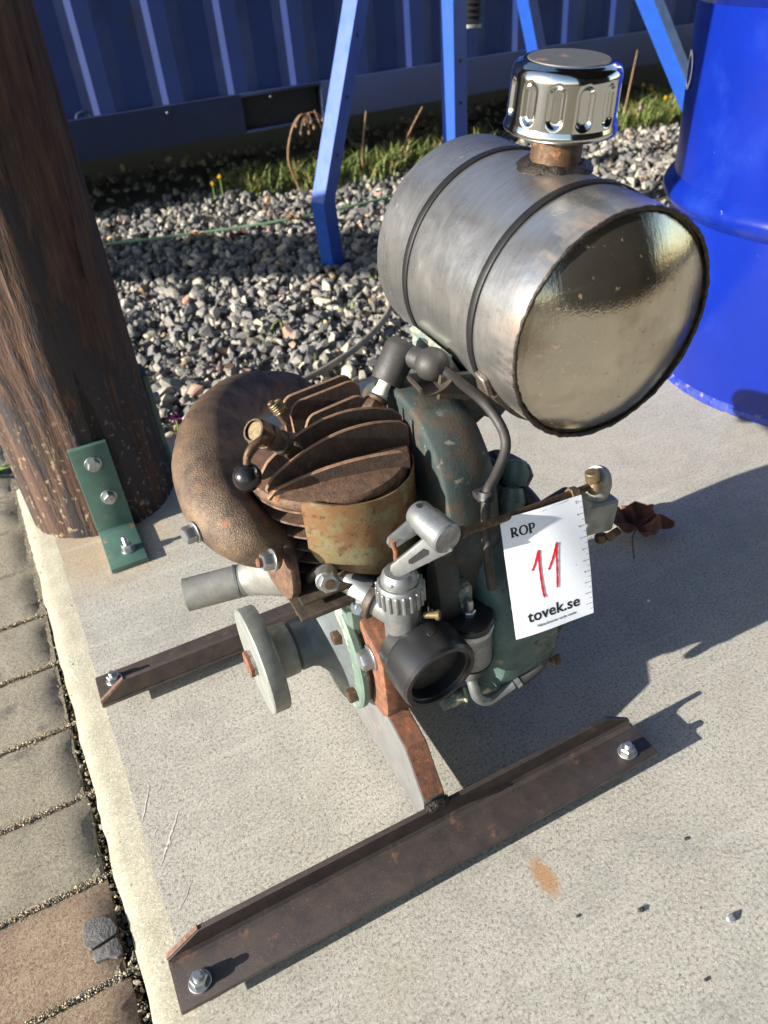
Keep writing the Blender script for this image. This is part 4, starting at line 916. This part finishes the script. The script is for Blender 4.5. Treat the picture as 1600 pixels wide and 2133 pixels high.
P('tank_end', tank_end(.0015, -1), 'tank_end', tk, 60)
def bead(s, r, rad, sd):
    rows = []; n_ = 220; m_ = 10
    for i in range(n_ + 1):
        k = i % n_; a = 360 * k / n_; q = V(math.cos(R_(a)) * 14, math.sin(R_(a)) * 14, sd); w_ = rad * .8 * (1 + .30 * mnoise.noise(q) + .30 * mnoise.noise(q * 4.3 + V(2, 1, 0))); row = []
        dr = .0011 * mnoise.noise(q * 1.3 + V(5, 0, 0))
        for j in range(m_ + 1):
            t = 2 * PI * (j % m_) / m_; row.append(tpt(s + w_ * .8 * math.sin(t), a, r + dr + w_ * math.cos(t)))
        rows.append(row)
    b = sheet(rows); bmesh.ops.remove_doubles(b, verts=b.verts, dist=1e-7); return b
P('weld_bead', bead(TL - .0002, .0876, .0021, 2), 'weld', tk, 50)
P('weld_bead', bead(-.0002, .0872, .0024, 9), 'weld', tk, 50)
for s in (.053, .155):
    rows = [[tpt(s + dx, 360 * i / 96, TR + dr) for i in range(97)] for dx, dr in ((-.0036, .0004), (-.0035, .0016), (-.0027, .0019), (.0027, .0019), (.0035, .0016), (.0036, .0004))]
    b = sheet(rows); bmesh.ops.remove_doubles(b, verts=b.verts, dist=1e-7); P('rubber_strap', b, 'strap', tk, 40)
nk = TB + TAX * .106 + ty * (TR - .004) + tx * .012; nax = (ty + V(.03, -.04, 0)).normalized()
fn = P('filler_neck', lathe([(0, 0), (.026, .0), (.0225, .0042), (.0195, .0065), (.0190, .010), (.0190, .044), (0, .044)], nk, nax, 40), 'dark_bolt', tk)
P('neck_weld', roughen(lathe([(.029, .0015), (.026, .0050), (.0215, .0078), (.0188, .0082), (.0186, .004)], nk, nax, 56), .0018, 170), 'weld', fn)
def filler_cap():
    o = nk + nax * .0285; n_ = 288; prof = [(.0, .003), (.036, .003), (.0385, .0), (.0408, .0010), (.0414, .0030), (.0408, .0050), (.0400, .0075)]
    fl_ = []
    for t in np.linspace(0, 1, 27): fl_.append((.0399 - .0012 * t, .0075 + .030 * t, t))
    tail = [(.0384, .0395), (.0372, .0425), (.0348, .0445), (.0330, .0450), (.0322, .0458), (.0305, .0462), (.0290, .0460), (.0, .0462)]
    x, y, z = frame(nax); b = bmesh.new(); rings = []
    def ring(r, h, d):
        if r < 1e-6: return [b.verts.new(o + z * h)]
        L_ = []
        for i in range(n_):
            ph = (i / n_ * 12) % 1.0; fl2 = 0
            if d is not None:
                ax_ = (ph - .5) * 2 * PI * r / 12; hz = d * .030; hw_ = .0064; dz = max(0, .0012 + hw_ - hz, hz - (.0295 - hw_)); q = max(0, 1 - math.hypot(ax_, dz) / hw_); fl2 = min(1, q * 2.1); fl2 = fl2 * fl2 * (3 - 2 * fl2)
            rr = r - .0030 * fl2; a = 2 * PI * i / n_; L_.append(b.verts.new(o + z * h + (x * math.cos(a) + y * math.sin(a)) * rr))
        return L_
    for r, h in prof: rings.append(ring(r, h, None))
    for r, h, d in fl_: rings.append(ring(r, h, d))
    for r, h in tail: rings.append(ring(r, h, None))
    for a, c in zip(rings, rings[1:]):
        for i in range(n_):
            j = (i + 1) % n_
            if len(a) == 1: b.faces.new((a[0], c[i], c[j]))
            elif len(c) == 1: b.faces.new((a[i], c[0], a[j]))
            else: b.faces.new((a[i], c[i], c[j], a[j]))
    bmesh.ops.recalc_face_normals(b, faces=b.faces); return b, o, z
b, co, cz = filler_cap()
fc = P('filler_cap', b, 'chrome', tk, 50)
P('cap_disc', lathe([(0, .0466), (.0284, .0466), (.0288, .0460), (0, .0458)], co, cz, 64), 'cap_top', fc)

# ------------------------------------------------------------------ paper tag
def tag():
    u = V(.9936, -.0919, -.0211).normalized(); v = V(.0525, .3462, .9367); v = (v - u * v.dot(u)).normalized(); n = u.cross(v)
    o = V(.3002, .3718, .2625)
    t = thing('paper_tag', 'white paper auction tag with red handwritten 11 taped to the engine rod', 'tag', o)
    def curve(x, y): return .0016 * math.cos(x * 45) + .0014 * math.sin(y * 42 + .6) + .0009 * math.sin(x * 70 + y * 55)
    def w3(x, y, d): return o + u * x + v * y + n * (curve(x, y) + d)
    hw, hh = .037, .0525
    rows = [[w3(-hw + 2 * hw * i / 14, -hh + 2 * hh * j / 18, 0) for i in range(15)] for j in range(19)]
    part('paper', sheet(rows, .0003), 'paper', t)
    def flat(polys, mat, name, d=.0004):
        b = bmesh.new()
        for pl_ in polys:
            b.faces.new([b.verts.new(w3(x, y, d)) for x, y in pl_])
        bmesh.ops.triangulate(b, faces=b.faces)
        b.normal_update()
        for f_ in b.faces:
            if f_.normal.dot(n) < 0: f_.normal_flip()
        return part(name, b, mat, t)
    def text(s, size, x, y, mat, name, rot=0.0, bold=0.0, sx=1.0, shear=0.0, space=1.0):
        c = bpy.data.curves.new('t', 'FONT'); c.body = s; c.size = size; c.offset = bold; c.shear = shear; c.space_character = space; c.align_x = 'CENTER'; c.align_y = 'CENTER'; c.resolution_u = 4
        ob = bpy.data.objects.new('t', c); COL.objects.link(ob); dg = bpy.context.evaluated_depsgraph_get()
        me = bpy.data.meshes.new_from_object(ob.evaluated_get(dg)); b = bmesh.new(); b.from_mesh(me)
        bpy.data.objects.remove(ob); bpy.data.curves.remove(c); bpy.data.meshes.remove(me)
        cr, sr = math.cos(rot), math.sin(rot)
        for vv in b.verts:
            px, py = vv.co.x * sx, vv.co.y; vv.co = w3(x + px * cr - py * sr, y + px * sr + py * cr, .0005)
        b.normal_update()
        for f_ in b.faces:
            if f_.normal.dot(n) < 0: f_.normal_flip()
        return part(name, b, mat, t)
    # heading drawn as slab-serif strokes
    def rop():
        P_ = []; h, s = .0074, .0012
        def bar(x0, y0, x1, y1, w_):
            dx, dy = x1 - x0, y1 - y0; L_ = math.hypot(dx, dy); w_ = w_ * 1.3; nx, ny = -dy / L_ * w_ / 2, dx / L_ * w_ / 2
            P_.append([(x0 + nx, y0 + ny), (x0 - nx, y0 - ny), (x1 - nx, y1 - ny), (x1 + nx, y1 + ny)])
        def arc(cx_, cy_, rx, ry, a0, a1, w_):
            for k in range(14):
                t0, t1 = a0 + (a1 - a0) * k / 14, a0 + (a1 - a0) * (k + 1) / 14; 
                w0, w1 = w_ * 1.25 * (.45 + .55 * abs(math.cos(t0))), w_ * 1.25 * (.45 + .55 * abs(math.cos(t1)))
                P_.append([(cx_ + (rx - w0 / 2) * math.cos(t0), cy_ + (ry - w0 / 2) * math.sin(t0)), (cx_ + (rx + w0 / 2) * math.cos(t0), cy_ + (ry + w0 / 2) * math.sin(t0)), (cx_ + (rx + w1 / 2) * math.cos(t1), cy_ + (ry + w1 / 2) * math.sin(t1)), (cx_ + (rx - w1 / 2) * math.cos(t1), cy_ + (ry - w1 / 2) * math.sin(t1))])
        x = -.0285; y = .0355
        bar(x, y, x, y + h, .0015); bar(x - .0013, y, x + .0015, y, .0006); bar(x - .0013, y + h, x + .001, y + h, .0006); arc(x + .0012, y + h * .74, .0022, h * .26, -PI / 2, PI / 2, .0014); bar(x, y + h * .48, x + .0016, y + h * .48, .0006); bar(x, y + h, x + .0016, y + h, .0006); bar(x + .0014, y + h * .48, x + .0042, y, .0015); bar(x + .0034, y, x + .0052, y, .0006)
        x += .0094; arc(x, y + h / 2, .0031, h * .5, 0, 2 * PI, .0015)
        x += .0056; bar(x, y, x, y + h, .0015); bar(x - .0013, y, x + .0015, y, .0006); bar(x - .0013, y + h, x + .001, y + h, .0006); arc(x + .0013, y + h * .72, .0022, h * .28, -PI / 2, PI / 2, .0014); bar(x, y + h * .44, x + .0016, y + h * .44, .0006); bar(x, y + h, x + .0016, y + h, .0006)
        return P_
    flat(rop(), 'ink', 'printed_heading')
    # clear tape, one strip down the back edge of the top and one with a matt patch
    flat([[(-.0005, .050), (.0245, .0518), (.0245, -.0040), (.0065, -.0055), (-.0005, .012)]], 'tape', 'clear_tape', .00037)
    # red marker 11
    def stroke(pts, w_):
        Q = catmull([V(x, y, 0) for x, y in pts], 8); L_, R2 = [], []
        for i, p in enumerate(Q):
            d = (Q[min(i + 1, len(Q) - 1)] - Q[max(i - 1, 0)]).normalized(); nn = V(-d.y, d.x, 0) * w_ / 2 * (1 + .15 * math.sin(i * 1.3)); L_.append(p + nn); R2.append(p - nn)
        return [[(L_[i].x, L_[i].y), (R2[i].x, R2[i].y), (R2[i + 1].x, R2[i + 1].y), (L_[i + 1].x, L_[i + 1].y)] for i in range(len(Q) - 1)]
    flat(stroke([(-.0158, .0030), (-.0128, .0085), (-.0098, .0172), (-.0088, .0190)], .0019), 'red_ink', 'red_numeral', .0006)
    flat(stroke([(-.0088, .0195), (-.0094, .0080), (-.0090, -.0060), (-.0080, -.0200), (-.0068, -.0232)], .0019), 'red_ink', 'red_numeral', .0008)
    flat(stroke([(-.0018, .0000), (.0018, .0070), (.0055, .0160), (.0075, .0210)], .0019), 'red_ink', 'red_numeral', .0006)
    flat(stroke([(.0075, .0215), (.0062, .0100), (.0056, -.0020), (.0048, -.0180)], .0019), 'red_ink', 'red_numeral', .0008)
    text('tovek.se', .0136, .0000, -.0368, 'ink', 'printed_name', 0, .00028, 1.03, 0, 1.04)
    text('Nätauktioner varje vecka', .0036, .0015, -.0462, 'ink', 'printed_line', 0, .00004, 1.0, 0, 1.02)
    ticks = []
    for k in range(20):
        y = -.0475 + .005 * k; L_ = .0032 if k % 2 else .0022
        if k % 2 == 1: pass
        ticks.append([(hw - .0006 - L_, y - .00018), (hw - .0006, y - .00018), (hw - .0006, y + .00018), (hw - .0006 - L_, y + .00018)])
    flat(ticks, 'ink', 'ruler_ticks')
    for k in range(10): text(str(k + 1), .0030, hw - .0054, -.0425 + .010 * k, 'ink', 'ruler_number', PI / 2, .00003)
tag()

# ------------------------------------------------------------------ loose things on the slab
def crumpled_leaf(cx, cy, z, size, rot, lift, mat, name, label, cat, group=None, seed=0.0, curl=1.0):
    # lobed blade, folded along its veins
    b = bmesh.new(); n_, m_ = 60, 8; rows = []
    for k in range(m_ + 1):
        t = k / m_; row = []
        for i in range(n_ + 1):
            a = 2 * PI * (i % n_) / n_; lobe = .62 + .38 * abs(math.cos(2.5 * a)) ** 1.4 - .08 * abs(math.sin(11 * a))
            r = size * t * lobe; x, y = r * math.cos(a), r * math.sin(a)
            zz = curl * (.35 * size * t * t * (.5 + .5 * math.sin(3 * a + seed)) + .18 * size * t * abs(math.sin(2.5 * a)) + .10 * size * mnoise.noise(V(x * 60, y * 60, seed)))
            x *= 1 - .35 * curl * t * (.5 + .5 * math.sin(2 * a + seed)); c, s = math.cos(rot), math.sin(rot)
            row.append(V(cx + x * c - y * s, cy + x * s + y * c, z + zz + lift))
        rows.append(row)
    b = sheet(rows); bmesh.ops.remove_doubles(b, verts=b.verts, dist=1e-6)
    st = tube([V(cx, cy, z + lift + .001), V(cx - size * .5 * math.cos(rot), cy - size * .5 * math.sin(rot), z + .004), V(cx - size * 1.25 * math.cos(rot + .2), cy - size * 1.25 * math.sin(rot + .2), z + .002)], .0009, 6, 4)
    bmesh.ops.solidify(b, geom=b.faces[:], thickness=.0004)
    return single(name, join(b, st), mat, label, cat, (cx, cy, z), group, 60)
crumpled_leaf(.632, .602, .004, .050, .6, .004, 'leaf', 'dry_leaf', 'crumpled reddish brown dry leaf lying in the shade on the slab', 'leaf', None, 1.3, 1.5)
def one_stone(cx, cy, s, z, label, mat='pebble', sd=0):
    hv, hf = HULLS[sd]; b = bmesh.new(); vs_ = [b.verts.new((cx + q[0] * s, cy + q[1] * s * .8, z + s * .35 + q[2] * s * .6)) for q in hv]
    for t in hf: b.faces.new([vs_[i] for i in t])
    bmesh.ops.recalc_face_normals(b, faces=b.faces)
    single('pebble', b, mat, label, 'pebble', (cx, cy, z), 'pebbles lying on the slab', 20)
def tar_patch():
    c = V(-.126, .409, -.0062)
    A_ = [(-0.1436, 0.4309), (-0.1399, 0.4363), (-0.134, 0.4383), (-0.1237, 0.4345), (-0.1177, 0.4288), (-0.1142, 0.4189), (-0.1162, 0.4136), (-0.1241, 0.4123), (-0.138, 0.41), (-0.1431, 0.4162)]
    B_ = [(-0.1392, 0.4066), (-0.1246, 0.4098), (-0.1163, 0.4105), (-0.1136, 0.3983), (-0.1148, 0.3932), (-0.1191, 0.3921), (-0.1258, 0.3965), (-0.1371, 0.3969)]
    pcs = [roughen(prism([(x + .0006 * mnoise.noise(V(x * 900, y * 900, 0)), y) for x, y in q], (0, 0, -.0075), (1, 0, 0), (0, 1, 0), .0042, .0011, 2), .0006, 300) for q in (A_, B_)]
    t = thing('tar_patch', 'dark cracked tar patch stuck on the reddish paving stone by the slab edge', 'tar patch', c)
    for q in pcs: part('tar_lump', q, 'tar', t, 50)
tar_patch()
one_stone(.352, .1685, .0062, 0, 'pale grey angular stone chip on the sunny slab, largest of the loose chips', 'pebble', 3)
one_stone(.292, .209, .0042, 0, 'small dark stone chip on the slab between rust stain and pale chip', 'grit', 5)
one_stone(.371, .239, .0026, 0, 'tiny dark crumb on the slab right below the front skid end', 'grit', 7)
one_stone(.243, .2305, .0026, 0, 'tiny dark crumb on the slab beside the rust stain', 'grit', 9)
one_stone(.300, .143, .0030, 0, 'small dark flake on the slab nearest the camera', 'grit', 11)
one_stone(.555, .492, .0032, 0, 'small white crumb in the engine shadow on the slab', 'white', 13)
one_stone(.0225, .331, .0020, .0172, 'tiny white crumb lying on the front skid', 'white', 2)

# weeds, flowers, stalks, leaves, cable and cord on the gravel
def blades(name, pts, h0, h1, w, mat='grass', lean=.5):
    b = bmesh.new()
    for x, y, z in pts:
        h = RNG.uniform(h0, h1); a = RNG.uniform(0, 2 * PI); l = RNG.uniform(.1, lean) * h; d = V(math.cos(a), math.sin(a), 0); s_ = V(-d.y, d.x, 0) * w * RNG.uniform(.6, 1.3); o = V(x, y, z)
        p = [o - s_, o + s_, o + d * l * .35 + V(0, 0, h * .6) + s_ * .8, o + d * l * .35 + V(0, 0, h * .6) - s_ * .8, o + d * l + V(0, 0, h * .92)]
        v_ = [b.verts.new(q) for q in p]; b.faces.new(v_[:4]); b.faces.new((v_[3], v_[2], v_[4]))
    return b
pts = []
for cx_, cy_, rx, ry, n_ in ((.93, 2.88, .11, .07, 330), (1.10, 2.85, .13, .09, 420), (1.33, 2.82, .12, .09, 400), (1.52, 2.84, .14, .09, 280), (1.75, 2.87, .16, .07, 90), (2.50, 2.74, .30, .12, 620), (2.75, 2.84, .25, .1, 300), (2.2, 2.88, .2, .06, 90), (.80, 2.96, .1, .05, 30), (1.25, 2.72, .2, .05, 50)):
    for _ in range(n_):
        a, r = RNG.uniform(0, 2 * PI), math.sqrt(RNG.uniform(0, 1)); pts.append((cx_ + rx * r * math.cos(a), cy_ + ry * r * math.sin(a), -.045))
stuff(mesh_obj('grass', blades('grass', pts, .025, .115, .0032, 'grass', 1.5), 'grass', None, 60, (1.3, 2.8, -.045)))
wp = []
for _ in range(11):
    x, y = RNG.uniform(.25, .95), RNG.uniform(1.32, 1.85)
    for k in range(7): wp.append((x + RNG.normal() * .012, y + RNG.normal() * .012, -.04))
stuff(mesh_obj('gravel_sprouts', blades('s', wp, .012, .026, .0028, 'grass', 1.4), 'grass', None, 60, (.5, 1.5, -.04)))

def stalk(P_, label, heads=0, seed=0):
    bs = [tube(P_, [.0042] + [.0032] * (len(P_) - 2) + [.0018], 7, 5)]
    for k in range(heads):
        q = Vector(P_[-1]) + V(RNG.normal() * .02, RNG.normal() * .01, -RNG.uniform(0, .06)); bs.append(tube([Vector(P_[-1]), (Vector(P_[-1]) + q) / 2 + V(0, 0, .012), q], .0016, 5, 3)); bs.append(lathe([(0, 0), (.006, .004), (.004, .012), (0, .014)], q, (0, 0, -1), 7))
    single('dry_stalk', join(*bs), 'stalk', label, 'stalk', P_[0], 'dry weed stalks by the container')
stalk([(1.00, 2.78, -.05), (.965, 2.775, .06), (.985, 2.77, .15), (1.02, 2.765, .20), (1.05, 2.76, .205)], 'drooping dry weed stalk with curled seed heads before the container', 7)
stalk([(1.13, 2.76, -.05), (1.11, 2.755, .10), (1.075, 2.75, .215)], 'straight bare dry stalk just left of the bent blue stand leg')
stalk([(1.245, 2.77, -.05), (1.25, 2.76, .07), (1.27, 2.75, .185)], 'short dry stalk in the grass right of the bent blue stand leg')
stalk([(1.40, 2.79, -.05), (1.44, 2.77, .07), (1.497, 2.75, .165)], 'leaning dry stalk in the grass beside the upright blue stand leg')
stalk([(2.47, 2.78, -.05), (2.475, 2.76, .1), (2.487, 2.75, .23)], 'tall dry stalk in the weeds by the blue drum')
def flower(x, y, h, mat, label, name='dandelion', r=.013, lean=(0, 0)):
    t = thing(name, label, 'flower', (x, y, -.045))
    part('stem', tube([(x, y, -.045), (x + lean[0] * .5, y + lean[1] * .5, -.045 + h * .6), (x + lean[0], y + lean[1], -.045 + h)], .0016, 6, 4), 'weed', t)
    b = bmesh.new(); c = V(x + lean[0], y + lean[1], -.045 + h)
    for ring_, (k_, rr, zz) in enumerate(((11, 1.0, .002), (9, .7, .006), (6, .4, .009))):
        for k in range(k_):
            a = 2 * PI * (k + .5 * ring_) / k_; d = V(math.cos(a), math.sin(a), 0); s_ = V(-d.y, d.x, 0) * r * .22
            p = [c, c + d * r * rr * .6 + s_ + V(0, 0, zz), c + d * r * rr + V(0, 0, zz * 1.3), c + d * r * rr * .6 - s_ + V(0, 0, zz)]
            b.faces.new([b.verts.new(q) for q in p])
    part('petals', b, mat, t, 60)
flower(.735, 2.88, .075, 'yellow', 'yellow flower standing alone at the container shade edge')
flower(.700, 2.86, .062, 'yellow', 'smaller yellow bud beside the lone yellow flower', r=.009)
flower(2.62, 2.70, .085, 'yellow', 'yellow flower low in the weeds nearest the drum')
flower(2.62, 2.84, .12, 'yellow', 'upper yellow flower in the weeds by the drum')
flower(2.66, 2.83, .10, 'yellow', 'middle yellow flower in the weeds by the drum')
flower(2.47, 2.68, .07, 'pink', 'pale pink clover flower in the weeds by the drum', 'clover')
flower(.162, 1.285, .05, 'purple', 'small purple flower at the foot of the timber post', 'purple_flower', .012)
flower(.168, 1.30, .03, 'purple', 'lower purple flower close beside the other purple one', 'purple_flower', .012)
def weed(x, y, z, s, label):
    b = bmesh.new()
    for k in range(9):
        a = k * 2.4; d = V(math.cos(a), math.sin(a), 0); s_ = V(-d.y, d.x, 0) * s * .16; o = V(x, y, z); h = s * (.35 + .05 * k)
        rows = [[o + d * s * t * (.9 if k < 6 else .5) + V(0, 0, h * t * (1.4 - .7 * t)) + s_ * sg * math.sin(PI * min(.98, t * .9 + .08)) for sg in (-1, 0, 1)] for t in (0, .25, .5, .75, 1.0)]
        q = sheet(rows); me = bpy.data.meshes.new('t'); q.to_mesh(me); q.free(); b.from_mesh(me); bpy.data.meshes.remove(me)
    single('leafy_weed', b, 'weed', label, 'weed', (x, y, z), None, 60)
weed(-.165, 1.30, -.01, .045, 'bright green leafy weed left of the timber post foot')
weed(.19, 1.285, -.035, .03, 'small green weed beside the purple flowers')
for x, y, sz_, lab in ((.827, 2.405, .030, 'tan dead leaf by the cord, middle of the gravel'), (.627, 2.356, .034, 'dark curled dead leaf on the edge of the gravel shade'), (.518, 2.452, .026, 'pale dead leaf nearest the timber post by the green cord')):
    crumpled_leaf(x, y, -.028, sz_, x * 9, .004, 'leaf_tan' if 'dark' not in lab else 'leaf', 'dead_leaf', lab, 'leaf', 'dead leaves on the gravel', x * 7, 1.0)
single('power_cable', tube([(.86, 1.80, -.02), (.785, 1.66, -.026), (.74, 1.56, -.022), (.66, 1.47, -.020), (.56, 1.395, -.02), (.46, 1.35, -.022), (.36, 1.325, -.022), (.28, 1.31, -.028)], .0068, 12, 8), 'cable', 'grey brown cable snaking over the gravel behind the engine', 'cable', (.6, 1.45, -.03))
single('garden_cord', tube([(.10, 2.60, -.02), (.255, 2.565, -.022), (.45, 2.49, -.020), (.66, 2.435, -.022), (.82, 2.40, -.020), (.97, 2.40, -.022), (1.2, 2.41, -.020), (1.4, 2.46, -.024)], .0042, 8, 8), 'cord', 'thin faded green cord lying across the gravel', 'cord', (.7, 2.45, -.03))
